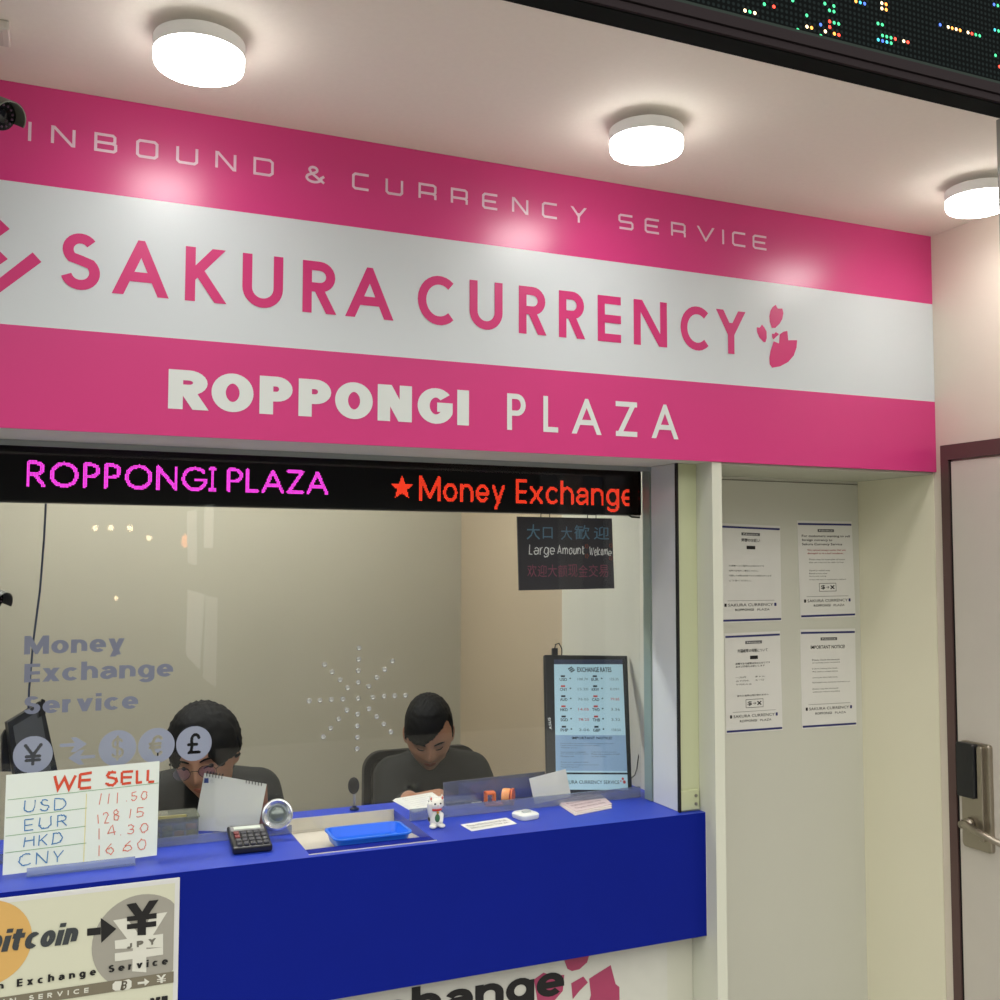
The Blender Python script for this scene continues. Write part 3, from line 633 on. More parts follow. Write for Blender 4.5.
# ------------------------------------------------------------------ notices in the niche
SN = SY(.2828)
def sheet(name, label, TL, TR, BR, BL, S, grp=None, m_=None, th=.0006, curl=0):
    t = thing(name, label, 'notice' if name == 'notice' else 'poster', S.at(*S.uv(*BL)), grp)
    P = [S.uv(*BL), S.uv(*BR), S.uv(*TR), S.uv(*TL)]
    mb = MB(); mb.prism(P, S, 0, th); mb.build('paper', m_ or paper_m, t)
    return t, P
def bil(P, a, b):
    P = [np.array(p) for p in P]; return (P[0]*(1-a)+P[1]*a)*(1-b)+(P[3]*(1-a)+P[2]*a)*b
def prt(t, P, S, rows, h=.0012):
    """rows: (kind, a0, a1, b0, b1, ink, text)"""
    inks = {}
    for k, a0, a1, b0, b1, ink, tx in rows:
        mb = inks.setdefault(ink.name, (MB(), ink))[0]
        p0, p1 = bil(P, a0, b0), bil(P, a1, b1)
        c = [bil(P, a0, b0), bil(P, a1, b0), bil(P, a1, b1), bil(P, a0, b1)]
        if k == 'r': mb.poly([S.at(*q, h+(.0004 if ink is paper_m else 0)) for q in c])
        elif k == 'o':
            for q in ((a0, a1, b0, b0+.004), (a0, a1, b1-.004, b1), (a0, a0+.006, b0, b1), (a1-.006, a1, b0, b1)):
                mb.poly([S.at(*bil(P, *z), h) for z in ((q[0], q[2]), (q[1], q[2]), (q[1], q[3]), (q[0], q[3]))])
        else:
            S_ = Surf(S.at(*c[0]), np.array(S.at(*c[1]))-np.array(S.at(*c[0])), S.v)
            W = float(np.linalg.norm(c[1]-c[0])); H = float(np.linalg.norm(c[3]-c[0])); ftext(mb, S_, tx, 0, W, 0, H, h+(.0004 if ink is paper_m else 0), bold=.012 if k == 'b' else 0)
    for mb, ink in inks.values(): mb.build('printing', ink, t)
def foot(sy=.1):
    return [('t', .13, .86, sy+.062, sy+.09, ink_m, 'SAKURA CURRENCY'), ('r', .07, .105, sy+.06, sy+.092, ink_m, ''), ('r', .88, .915, sy+.06, sy+.092, navy_ink, ''),
            ('b', .24, .54, sy+.015, sy+.038, ink_m, 'ROPPONGI'), ('t', .6, .8, sy+.015, sy+.036, ink_m, 'PLAZA'), ('r', .12, .88, sy+.118, sy+.121, grey_ink, '')]
bars = [('r', 0.01, .99, .955, .975, navy_ink, ''), ('r', 0.01, .99, .012, .032, navy_ink, '')]
icon = lambda y: [('o', .35, .66, y, y+.085, ink_m, ''), ('b', .38, .46, y+.02, y+.065, ink_m, '$'), ('b', .475, .535, y+.03, y+.055, ink_m, '→'), ('b', .55, .63, y+.02, y+.065, ink_m, '×')]
hd = [('r', .36, .66, .885, .915, grey_ink, ''), ('t', .39, .63, .892, .908, paper_m, 'Notice')]
t, P = sheet('notice', 'upper left paper notice in the niche, without an icon box', (718.5, 523), (780, 526), (781.5, 621), (720, 623), SN, 'paper notices taped to the niche wall')
prt(t, P, SN, bars+hd+[('b', .36, .66, .82, .855, ink_m, '両替のお願い'), ('r', .44, .58, .745, .78, ink_m, '')]+[('t', .15, x, y, y+.016, ink_m, s) for x, y, s in ((.72, .565, 'お客様へのご案内とお知らせです'), (.62, .515, '紙幣の状態をご確認ください。'), (.84, .465, '汚損した紙幣は両替できない場合があります'), (.5, .415, 'ご了承ください。'))]+foot())
t, P = sheet('notice', 'upper right paper notice in the niche with red warning lines', (797, 520.5), (851.5, 521.5), (855.5, 616.5), (800.5, 618.5), SN, 'paper notices taped to the niche wall')
prt(t, P, SN, bars+hd+[('b', .07, .95, .825, .855, ink_m, 'For customers wanting to sell'), ('b', .07, .62, .783, .813, ink_m, 'foreign currency to'), ('b', .07, .8, .74, .77, ink_m, 'Sakura Currency Service'),
    ('b', .16, .86, .685, .705, red_ink, 'We cannot accept notes that are'), ('b', .16, .82, .652, .672, red_ink, 'damaged or in a bad condition.'), ('t', .18, .84, .59, .607, ink_m, 'There may be examples of notes'), ('t', .18, .82, .56, .577, ink_m, 'that we may not be able to buy.')]
    + [('t', .18, x, y, y+.014, ink_m, s) for x, y, s in ((.56, .48, 'Stained or washed notes'), (.5, .45, 'Burned or torn notes'), (.48, .42, 'Notes with writing'), (.84, .385, 'Notes with tape or missing parts attached'))]+icon(.27)+foot())
t, P = sheet('notice', 'lower left paper notice in the niche with an icon box', (724.5, 633.5), (780, 631), (782.5, 730), (726, 734), SN, 'paper notices taped to the niche wall')
prt(t, P, SN, bars+hd+[('b', .22, .76, .8, .835, ink_m, '外国紙幣の両替について'), ('r', .44, .58, .73, .765, ink_m, ''), ('b', .18, .8, .68, .7, ink_m, '両替できる紙幣は次のとおりです'), ('b', .18, .7, .652, .67, ink_m, '必ずご確認をお願いします'),
    ('t', .18, .36, .545, .56, ink_m, '一万円'), ('t', .18, .42, .51, .525, ink_m, '五千円札'), ('t', .52, .7, .545, .56, ink_m, '米ドル'), ('t', .52, .68, .51, .525, ink_m, 'ユーロ'), ('t', .18, .46, .475, .49, ink_m, '千円札のみ'), ('b', .2, .76, .36, .378, ink_m, '破れた紙幣は受け取れません')]+icon(.245)+foot(.09))
t, P = sheet('notice', 'lower right paper notice in the niche headed Important Notice', (800, 629.5), (855, 628.5), (856.5, 725.5), (802, 729), SN, 'paper notices taped to the niche wall')
prt(t, P, SN, bars+hd+[('b', .18, .8, .8, .835, ink_m, 'IMPORTANT NOTICE!')]+[('t', .2, x, y, y+.016, ink_m, s) for x, y, s in ((.7, .68, 'Please check the amount'), (.7, .65, 'of money you received'), (.66, .59, 'before leaving the desk.'), (.66, .56, 'We cannot accept claims'), (.66, .5, 'once you have left here.'), (.88, .45, 'Exchanged notes cannot be returned to us.'), (.66, .385, 'Rates may be changed'), (.7, .355, 'without notice anytime.'))]+foot(.12))

# ------------------------------------------------------------------ chalkboard hanging inside the glass
SB = SY(.2665)
cb = thing('chalkboard', 'small black chalkboard reading Large Amount Welcome, hung below the scrolling sign', 'chalkboard', (1.15, .27, 1.49))
P = [SB.uv(519.5, 590.5), SB.uv(614.5, 588.5), SB.uv(612, 518.5), SB.uv(517.5, 516.5)]
MB().prism(P, Surf((0, .2725, 0)), 0, .0055).build('board', mat('chalk_slate', (52, 50, 56), .7, scale=30, var=.08, emit=.03), cb)
def q4(x, y): return SB.uv(500+x/7.143, 500+y/7.143)
chk = lambda n, c: mat(n, c, .8, scale=400, var=.15, emit=.12)
mb = MB()
for tx, x0, x1, y0, y1 in (('大', 190, 285, 175, 282), ('口', 305, 375, 195, 275), ('大', 435, 515, 190, 285), ('歓', 530, 640, 180, 282), ('迎', 670, 778, 190, 282)):
    a, b = q4(x0, y1), q4(x1, y0); ftext(mb, SB, tx, a[0], b[0], a[1], b[1], bold=.004)
mb.build('chalk_writing', chk('blue_chalk', (86, 118, 138)), cb)
mb = MB()
for tx, x0, x1, yb, yt, w in (('Large', 205, 388, 390, 318, .0022), ('Amount', 405, 600, 388, 325, .0022), ('Welcom', 635, 765, 395, 335, .002), ('e', 768, 797, 398, 352, .002)):
    a = q4(x0, yb); b = q4(x1, yt); line(mb, SB, tx, a[0], b[0], a[1], b[1], w, gap=.12, jit=.0006, slant=.08)
mb.build('chalk_writing', chk('white_chalk', (205, 206, 206)), cb)
mb = MB()
for k, tx in enumerate('欢迎大额现金交易'):
    a, b = q4(195+k*73, 550), q4(195+k*73+66, 460+4*(k % 2)); ftext(mb, SB, tx, a[0], b[0], a[1], b[1])
mb.build('chalk_writing', chk('mauve_chalk', (120, 66, 84)), cb)
mb = MB()
for x, y in ((618, 330), (620, 400), (790, 325), (790, 415)):
    u, v = q4(x, y)
    for k in range(5): glyph(mb, SB, 'I', u+.004*math.cos(k*1.256)-.002, u+.004*math.cos(k*1.256)+.002, v+.004*math.sin(k*1.256)-.002, v+.004*math.sin(k*1.256)+.002, .0016)
mb.build('chalk_writing', chk('orange_chalk', (150, 72, 50)), cb)
hk = MB()
for x in (1.1, 1.23): hk.tube([(x-.012, .2695, 1.655), (x-.012, .2695, 1.6685), (x+.012, .2695, 1.6685), (x+.012, .2695, 1.655)], .0016, 6)
hk.build('hook', black_m, cb)

# ------------------------------------------------------------------ rate monitor leaning inside the right end of the window
def quadprism(mb, c, n, th):
    """four real corners, pushed back by th along n"""
    c = [np.array(p, float) for p in c]; n = np.array(n, float); mb.hexa([c[0]+n*th, c[1]+n*th, c[2]+n*th, c[3]+n*th, c[0], c[1], c[2], c[3]])
SM = Surf((1.12, .268, .966), (1, .02, 0), (0, .27, .965))
MQ = [(SM.uv(547.6, 798)[0], .008), (SM.uv(633.3, 796)[0], .008), SM.uv(627.6, 655.5), SM.uv(544.7, 654.7)]
mo = thing('monitor', 'upright black portable monitor showing the exchange rates, leaning inside the window', 'monitor', (1.2, .3, ZT))
mb = MB(); mb.prism(MQ, SM, -.012, 0); bev(mb.build('housing', mat('monitor_black', (30, 31, 34), .4), mo), .003)
def mu(x, y): return SM.uv(530+x/6.25, 640+y/6.25)
scr = [mu(163, 935), mu(612, 937), mu(578, 152), mu(150, 152)]
mb = MB(); mb.prism(scr, SM, .0002, .0005); mb.build('screen', mat('screen_glow', (160, 190, 205), .25, emit=.42, ecol=(158, 192, 208), scale=60, var=.02), mo)
cg = [mu(150, 152), mu(578, 152), mu(577, 122), mu(149, 122)]
mb = MB(); mb.prism(cg, SM, .0002, .0005); mb.build('screen_edge', mat('screen_blue_edge', (58, 66, 92), .3, emit=.1), mo)
def sc(a, b): return bil(scr, a, b)
inkd = mat('screen_ink', (22, 34, 52), .5); inkr = mat('screen_red', (196, 70, 66), .5, emit=.1); inkg = mat('screen_grey', (112, 128, 140), .5); inks = mat('screen_shade', (128, 156, 186), .3, emit=.34)
DK, RD, GR = MB(), MB(), MB()
def st(mb, tx, a0, a1, b0, b1, bold=.01, h=.0011):
    p, q, r = sc(a0, b0), sc(a1, b0), sc(a0, b1); o = SM.at(*p); S_ = Surf(o, SM.at(*q)-o, SM.at(*r)-o); ftext(mb, S_, tx, 0, float(np.linalg.norm(q-p)), 0, float(np.linalg.norm(r-p)), h, bold)
def sr(mb, a0, a1, b0, b1, h=.0008): mb.poly([SM.at(*sc(a, b), h) for a, b in ((a0, b0), (a1, b0), (a1, b1), (a0, b1))])
sh = MB(); sr(sh, 0, 1, .145, .425, .0007); sh.build('screen_shading', inks, mo)
sr(DK, .05, 1, .118, .132)
st(DK, 'EXCHANGE RATES', .33, .83, .935, .975, .02)
for k in range(3):
    a, b = .19+k*.018, .962-k*.012; p = [sc(a, b), sc(a+.06, b+.02), sc(a+.07, b+.012), sc(a+.012, b-.007)]; DK.poly([SM.at(*q, .0011) for q in p])
rates = [('USD', '108.70', 'EUR', '123.35'), ('CNY', '15.20', 'KRW', '0.091'), ('AUD', '76.05', 'CAD', '79.85'), ('HKD', '14.05', 'TWD', '3.36'), ('SGD', '78.25', 'THB', '3.32'), ('PHP', '2.06', 'GBP', '138.50')]
for k, (a, r1, b, r2) in enumerate(rates):
    y = .862-k*.082
    st(DK, a, .075, .18, y, y+.024, .015); st(DK, b, .53, .635, y, y+.024, .015); st(RD if k in (3, 4) else GR, r1, .33, .48, y+.005, y+.025, 0); st(RD if k == 2 else GR, r2, .8, .93, y+.005, y+.025, 0)
    sr(DK, .215, .235, y+.016, y+.026); sr(DK, .67, .69, y+.016, y+.026)
    sr(RD if k in (1, 3) else DK, .09, .15, y+.032, y+.046, .001); sr(RD if k in (2, 3, 4) else DK, .55, .61, y+.032, y+.046, .001)
st(DK, 'IMPORTANT NOTICE!', .23, .8, .392, .412, .012)
for y, x, s in ((.352, .82, 'Please confirm the amount of money you receive at this desk.'), (.336, .62, 'Please count it before you leave the counter.'), (.318, .3, 'Thank you.'), (.285, .42, 'Commission included.'), (.27, .46, 'No cheques and no coins.'), (.252, .26, 'Please ask.'), (.205, .45, 'Rates are updated daily'), (.185, .6, 'The rates may change without any notice.'), (.168, .32, 'Passport needed.')): st(GR, s, .07, x, y, y+.012, 0)
for y, x, s in ((.285, .86, 'Large amounts are welcome.'), (.27, .9, 'Please ask a member of staff'), (.252, .7, 'for more details.')): st(GR, s, .5, x, y, y+.012, 0)
st(DK, 'SAKURA CURRENCY SERVICE', .06, .88, .045, .072, 0)
DK.build('screen_text', inkd, mo); RD.build('screen_text', inkr, mo); GR.build('screen_text', inkg, mo)
pp = MB()
for a, b, r in ((.93, .085, .018), (.95, .06, .022), (.9, .068, .01)): u, v = sc(a, b); disc(pp, SM, u, v, r*.2, .0013, 8)
pp.build('petal_mark', inkr, mo)
br = MB(); o = mu(136, 560); o2 = mu(112, 487); Sb = Surf(SM.at(*o), SM.v, -SM.u); line(br, Sb, 'ASUS', 0, o2[1]-o[1], 0, .0075, .0016, gap=.12, h=.001, slant=.2)
br.build('lettering', mat('logo_silver', (205, 208, 210), .4, emit=.1), mo)
cbk = MB(); a = SM.at(*mu(160, 95)); cbk.prism([mu(143, 98), mu(176, 98), mu(176, 50), mu(143, 50)], SM, -.008, -.002)
cbk.tube([SM.at(*mu(160, 52), -.005), SM.at(*mu(165, 25), -.005), SM.at(*mu(190, 17), -.008), SM.at(*mu(212, 50), -.012), SM.at(*mu(216, 95), -.016)], .0016, 8)
cbk.tube([SM.at(*mu(645, 860), -.008), SM.at(*mu(680, 840), -.02), SM.at(*mu(705, 800), -.03), SM.at(*mu(718, 700), -.03)], .0014, 8)
cbk.build('cable', black_m, mo)
# wedge of the folding stand behind it
MB().tube([SM.at(.11, .16, -.013), (1.25, .43, ZT+.002)], .005, 8).build('stand', black_m, mo)

# ------------------------------------------------------------------ things on the counter, street side of the glass
def frame3(o, yaw=0, tilt=0):
    """local frame: x right, y away from the street, z up"""
    R = Matrix.Rotation(math.radians(yaw), 3, 'Z') @ Matrix.Rotation(math.radians(tilt), 3, 'X'); R = np.array(R); o = np.array(o, float)
    return lambda x, y, z: o+R@np.array((x, y, z), float)
def tbox(mb, F, x0, x1, y0, y1, z0, z1): return mb.hexa([F(x0, y0, z0), F(x1, y0, z0), F(x1, y1, z0), F(x0, y1, z0), F(x0, y0, z1), F(x1, y0, z1), F(x1, y1, z1), F(x0, y1, z1)])
# hand-written price board
SW = Surf((0, .155, .969), (1, .03, 0), (0, .3, .954))
bd = thing('price_board', 'white hand-written board reading We Sell with four currency prices', 'board', (.06, .15, ZT))
PB = [SW.uv(2.5, 875.5), SW.uv(156.8, 855.2), SW.uv(159.6, 761), SW.uv(6.2, 775)]
MB().prism(PB, SW, -.002, 0).build('card', mat('board_white', (218, 228, 218), .45, scale=8, var=.02), bd)
SV = SW
def wr(text, pbl, pbr, hpx, w, mtl, cap=None, jit=.0007, gap=.22):
    """hand lettering along a line between two points of the board"""
    a, b = SV.uv(*pbl), SV.uv(*pbr); o = SV.at(*a); S_ = Surf(o, SV.at(*b)-o, SV.v); L = math.hypot(b[0]-a[0], b[1]-a[1])
    top = SV.uv(pbl[0], pbl[1]-hpx)[1]-a[1]; mb = MB(); line(mb, S_, text, 0, L, 0, top, w, jit=jit, gap=gap, slant=.06, h=.0008); return mb.build('handwriting', mtl, bd)
mk_r = mat('red_marker', (206, 66, 28), .6, scale=200, var=.1); mk_b = mat('blue_marker', (50, 122, 178), .6, scale=200, var=.1); mk_o = mat('thin_red_marker', (214, 110, 86), .6, scale=200, var=.1)
def b4(x, y): return (x/4, 750+y/4)
wr('W', b4(206, 164), b4(300, 160), 16, .0052, mk_r); wr('E', b4(312, 160), b4(368, 154), 17, .0052, mk_r)
wr('S', b4(420, 146), b4(470, 142), 15, .0046, mk_r); wr('E', b4(482, 141), b4(530, 137), 14.5, .0048, mk_r); wr('L', b4(540, 137), b4(572, 134), 14.5, .0048, mk_r); wr('L', b4(584, 133), b4(622, 130), 14, .005, mk_r)
for tx, a, b, h in (('USD', (94, 252), (262, 238), 12), ('EUR', (96, 326), (268, 304), 12), ('HKD', (94, 390), (250, 372), 11), ('CNY', (72, 466), (250, 448), 12.5)): wr(tx, b4(*a), b4(*b), h, .0019, mk_b, gap=.3)
for tx, a, b, h in (('111', (396, 220), (470, 216), 11.5), ('.50', (504, 206), (588, 198), 8.5), ('128', (394, 300), (478, 278), 11), ('15', (517, 274), (574, 268), 9.5), ('14', (398, 360), (468, 342), 11.5), ('.30', (480, 342), (592, 330), 10), ('16', (394, 424), (456, 414), 11), ('60', (494, 408), (584, 398), 11)):
    wr(tx, b4(*a), b4(*b), h, .0015, mk_o, gap=.35)
ln = MB()
def lnb(S, mb, p, q, w): 
    a, b = np.array(S.uv(*p)), np.array(S.uv(*q)); d = (b-a)/np.linalg.norm(b-a); n_ = np.array((-d[1], d[0]))*w/2; mb.poly([S.at(*(a-n_), .0007), S.at(*(b-n_), .0007), S.at(*(b+n_), .0007), S.at(*(a+n_), .0007)])
for p, q in (((30, 200), (634, 132)), ((24, 272), (348, 232)), ((22, 345), (342, 305)), ((20, 412), (345, 372))): lnb(SV, ln, b4(*p), b4(*q), .0011)
ln.build('ruled_lines', mat('green_marker', (120, 168, 120), .6), bd)
ln = MB(); lnb(SV, ln, b4(346, 175), b4(334, 452), .0016); ln.build('column_line', mat('yellow_marker', (222, 216, 150), .6), bd)
mb = MB(); mb.box(-.04, .15, .118, .15, ZT+.0003, ZT+.004); mb.hexa([(-.04, .118, ZT+.004), (.15, .12, ZT+.004), (.15, .122, ZT+.004), (-.04, .12, ZT+.004), (-.04, .122, ZT+.016), (.15, .124, ZT+.016), (.15, .126, ZT+.016), (-.04, .124, ZT+.016)])
mb.build('acrylic_foot', mat('acrylic_grey', (120, 138, 190), .15, alpha=.55), bd)
# calculator
cl = thing('calculator', 'small black desk calculator at the left of the money tray', 'calculator', (.37, .16, ZT))
F = frame3((.372, .112, ZT+.001), -2, 8)
mb = MB(); tbox(mb, F, -.039, .039, 0, .115, 0, .014); bev(mb.build('case', mat('calculator_black', (26, 26, 30), .35), cl), .004, 3)
mb = MB(); tbox(mb, F, -.034, .034, .083, .107, .0141, .0155); bev(mb.build('display_frame', mat('calculator_silver', (150, 150, 150), .3, metal=.5), cl), .001)
mb = MB(); tbox(mb, F, -.027, .027, .088, .102, .0156, .0162); mb.build('display', mat('lcd', (205, 214, 202), .3), cl)
kb = mat('calculator_key', (62, 62, 68), .45); kr = mat('calculator_red_key', (120, 52, 52), .45)
for r in range(4):
    for c in range(5):
        mb = MB(); x, y = -.03+c*.0132, .006+r*.0185; tbox(mb, F, x, x+.0105, y, y+.013, .0141, .0185); bev(mb.build('key', kr if (c == 0 and r > 1) else kb, cl), .0015)
# chrome dish
ds = thing('chrome_paperweight', 'round polished chrome disc against the glass at the left end of the tray opening', 'paperweight', (.448, .2, ZT))
c0 = SY(.212).hit(277.5, 814.5); ax = np.array((-.2, -1, .22)); ax /= np.linalg.norm(ax)
chm = mat('chrome', (226, 232, 236), .2, metal=.75, scale=4)
MB().lathe(c0-ax*.01, ax, [(0, .012), (.001, .022), (.006, .031), (.01, .0325), (.014, .031), (.015, .0285), (.0135, .0265), (.006, .017), (.005, .0165)], 48).build('dish', chm, ds, smooth='auto')
MB().lathe(c0-ax*.0052, ax, [(0, .0165), (.003, .016), (.006, .012), (.0075, .006), (.008, .001)], 36).build('centre_dome', mat('dark_lens', (120, 130, 126), .15, metal=.4), ds, smooth=True)
# money tray
ty = thing('money_tray', 'blue plastic coin tray sitting in the steel recess', 'tray', (.63, .17, .9482))
def rrect(x0, x1, y0, y1, z, r, n=5):
    o = []
    for cx, cy_, a0 in ((x1-r, y1-r, 0), (x0+r, y1-r, 90), (x0+r, y0+r, 180), (x1-r, y0+r, 270)):
        o += [(cx+r*math.cos(math.radians(a0+90*k/n)), cy_+r*math.sin(math.radians(a0+90*k/n)), z) for k in range(n+1)]
    return o
zr = .976; q_ = [ctr(*p, .976) for p in ((322, 828), (397.6, 820.3), (414.9, 831.6), (336.4, 841.2))]; a0, a1, b0, b1 = (q_[0][0]+q_[3][0])/2, (q_[1][0]+q_[2][0])/2, (q_[2][1]+q_[3][1])/2, (q_[0][1]+q_[1][1])/2
mb = MB(); mb.loft([rrect(a0+.016, a1-.016, b0+.016, b1-.016, .9482, .01), rrect(a0+.01, a1-.01, b0+.01, b1-.01, .9535, .014), rrect(a0+.004, a1-.004, b0+.004, b1-.004, zr-.003, .018), rrect(a0, a1, b0, b1, zr-.003, .02), rrect(a0, a1, b0, b1, zr, .02),
    rrect(a0+.006, a1-.006, b0+.006, b1-.006, zr, .016), rrect(a0+.012, a1-.012, b0+.012, b1-.012, .956, .012), rrect(a0+.018, a1-.018, b0+.018, b1-.018, .9515, .01)])
mb.build('tray', mat('tray_blue', (40, 116, 236), .28, scale=20), ty, smooth='auto')
MB().box(a1-.085, a1-.03, b1-.045, b1-.03, .9516, .9524).build('embossed_mark', mat('tray_blue_light', (84, 140, 235), .3), ty)
# lucky cat
cx, cyy = .7785, .163
ct = thing('cat_figurine', 'tiny white lucky cat figurine with red collar, right of the money tray', 'figurine', (cx, cyy, ZT))
def blob(name, parts, vox, m_, parent, smooth_it=4, extra=None):
    """one continuous body: tapered limbs and ellipsoids fused by a voxel skin"""
    mb = MB()
    for p in parts:
        if p[0] == 'e': mb.ell(p[1], p[2], 20, 14, p[3] if len(p) > 3 else None)
        elif p[0] == 'm': mb.add(p[1], p[2])
        else:
            pts = [np.array(q, float) for q in p[1]]; rr = p[2]
            for i in range(len(pts)): mb.ell(pts[i], (rr[i],)*3, 16, 10)
            for i in range(len(pts)-1):
                if np.linalg.norm(pts[i+1]-pts[i]) > 1e-5: mb.tube([pts[i], pts[i+1]], [rr[i], rr[i+1]], 16)
    ob = mb.build(name, m_, parent)
    md = ob.modifiers.new('r', 'REMESH'); md.mode = 'VOXEL'; md.voxel_size = vox; md.use_smooth_shade = True
    m2 = ob.modifiers.new('s', 'SMOOTH'); m2.factor = .5; m2.iterations = smooth_it
    dg = bpy.context.evaluated_depsgraph_get(); me = bpy.data.meshes.new_from_object(ob.evaluated_get(dg)); old = ob.data; ob.modifiers.clear(); ob.data = me; me.name = name
    bpy.data.meshes.remove(old)
    if not me.materials: me.materials.append(m_)
    me.polygons.foreach_set('use_smooth', [True]*len(me.polygons)); return ob
K = lambda x, y, z: (cx+x*.95, cyy+y*.95, ZT+z*.9)
porc = mat('porcelain', (232, 232, 222), .2, scale=60, var=.03)
blob('body', [('e', K(0, 0, .02), (.0155, .013, .02)), ('e', K(0, -.001, .034), (.012, .0105, .014)), ('e', K(0, -.002, .056), (.0175, .014, .014)),
              ('c', [K(-.013, -.003, .066), K(-.0145, -.003, .078)], [.0055, .0012]), ('c', [K(.013, -.003, .066), K(.0145, -.003, .078)], [.0055, .0012]),
              ('c', [K(-.013, -.004, .032), K(-.019, -.009, .05), K(-.019, -.01, .058)], [.0055, .005, .0055]), ('c', [K(.012, -.006, .03), K(.009, -.013, .016)], [.0055, .0045]),
              ('e', K(-.011, -.012, .005), (.008, .01, .005)), ('e', K(.011, -.012, .005), (.008, .01, .005)), ('c', [K(.012, .01, .006), K(.018, .008, .014)], [.005, .003])], .0012, porc, ct, 3)
MB().lathe(K(0, -.0015, .0415), (0, 0, 1), [(0, .0128), (.002, .0138), (.004, .0128)], 24).build('collar', mat('collar_red', (190, 40, 36), .4), ct, smooth=True)
mb = MB(); mb.ell(K(0, -.0155, .038), (.003, .003, .003)); mb.build('bell', mat('gold', (212, 170, 70), .3, metal=.8), ct, smooth=True)
mb = MB(); mb.ell(K(0, -.0125, .024), (.006, .003, .009)); mb.build('green_bib', mat('bib_green', (60, 110, 70), .4), ct, smooth=True)
mb = MB()
for s in (-1, 1): mb.ell(K(s*.0065, -.0148, .059), (.0025, .0015, .002))
mb.build('eye', ink_m, ct, smooth=True)
mb = MB()
for s in (-1, 1): mb.ell(K(s*.0138, -.0075, .0705), (.002, .0015, .004))
mb.build('inner_ear', mat('ear_red', (205, 90, 80), .5), ct, smooth=True)
mb = MB(); mb.ell(K(-.012, -.001, .064), (.006, .008, .005)); mb.ell(K(.014, .0, .015), (.004, .008, .007)); mb.ell(K(-.0135, .002, .02), (.0045, .007, .006)); mb.build('black_patch', mat('patch_black', (45, 36, 32), .3), ct, smooth=True)
mb = MB(); mb.ell(K(0, -.0158, .0545), (.0016, .001, .0012)); mb.build('nose', mat('ear_red', (205, 90, 80), .5), ct)
# white label stuck on the counter
S0 = Surf((0, 0, ZT), (1, 0, 0), (0, 1, 0))
def onctr(pts): return [tuple(ctr(*p)[:2]) for p in pts]
lb = thing('label_strip', 'narrow white printed label lying flat on the blue counter right of the cat', 'label', ctr(489, 826))
q = onctr([(471.5, 831.5), (517, 824), (506.5, 818), (460.5, 825)])
MB().prism(q, S0, .0003, .0009).build('card', paper_m, lb)
def on4(mb, q, a0, a1, b0, b1, tx, h, bold=0):
    p0, p1, p2 = bil(q, a0, b0), bil(q, a1, b0), bil(q, a0, b1); o = S0.at(*p0); S_ = Surf(o, S0.at(*p1)-o, S0.at(*p2)-o); ftext(mb, S_, tx, 0, float(np.linalg.norm(p1-p0)), 0, float(np.linalg.norm(p2-p0)), h, bold)
mb = MB(); on4(mb, q, .08, .92, .56, .8, 'Please confirm the amount of cash', .0014); on4(mb, q, .08, .9, .2, .44, 'before you leave. Thank you.', .0014); mb.build('printing', grey_ink, lb)
# white rounded box
wb = thing('money_detector', 'small rounded white plastic counter device next to the flat label', 'device', ctr(528, 820))
c = ctr(528, 818); F = frame3((c[0], c[1]-.022, ZT+.0005), 12)
def rbox(mb, F, w, d, z0, z1, r, inset=.003):
    o = lambda i, z: [F(*p) for p in [(x, y, z) for x, y, _ in rrect(-w/2+i, w/2-i, i, d-i, 0, r)]]
    mb.loft([o(inset*.5, z0), o(0, z0+.003), o(0, z1-.004), o(inset, z1-.001), o(inset*2.4, z1)])
mb = MB(); rbox(mb, F, .05, .05, 0, .014, .01); mb.build('case', mat('ivory_plastic', (226, 230, 226), .35), wb, smooth='auto')
mb = MB(); rbox(mb, frame3((c[0]-.004, c[1]-.008, ZT+.0142), 12), .022, .012, 0, .0015, .003, .0006); mb.build('switch', mat('pale_grey_plastic', (190, 196, 196), .4), wb)
# stack of cards
for k in range(3):
    q = onctr([(575+k*.5, 816-k), (612, 808.5-k), (596+k, 796.5-k), (559-k, 805.5-k)])
    o = MB().prism(q, S0, .0005+k*.0022, .0024+k*.0022); d = o.build('business_card', mat('card_cream', (222, 212, 206), .6) if k < 2 else mat('card_pink', (214, 196, 196), .6))
    tag(d, ['lowest cream card of the small card stack by the right end of the glass', 'middle cream card of the small card stack by the right end of the glass', 'topmost printed card of the small card stack by the right end of the glass'][k], 'card', 'cards stacked on the counter')
    top = (d, q, .0024+k*.0022)
mb = MB()
for b0, x, s in ((.74, .9, 'SAKURA CURRENCY'), (.52, .92, 'Money Exchange Service'), (.3, .86, 'ROPPONGI PLAZA Tokyo'), (.1, .9, 'Open every day')): on4(mb, top[1], .1, x, b0, b0+.13, s, top[2]+.0006)
mb.build('printing', mat('card_print', (120, 80, 88), .6), top[0])

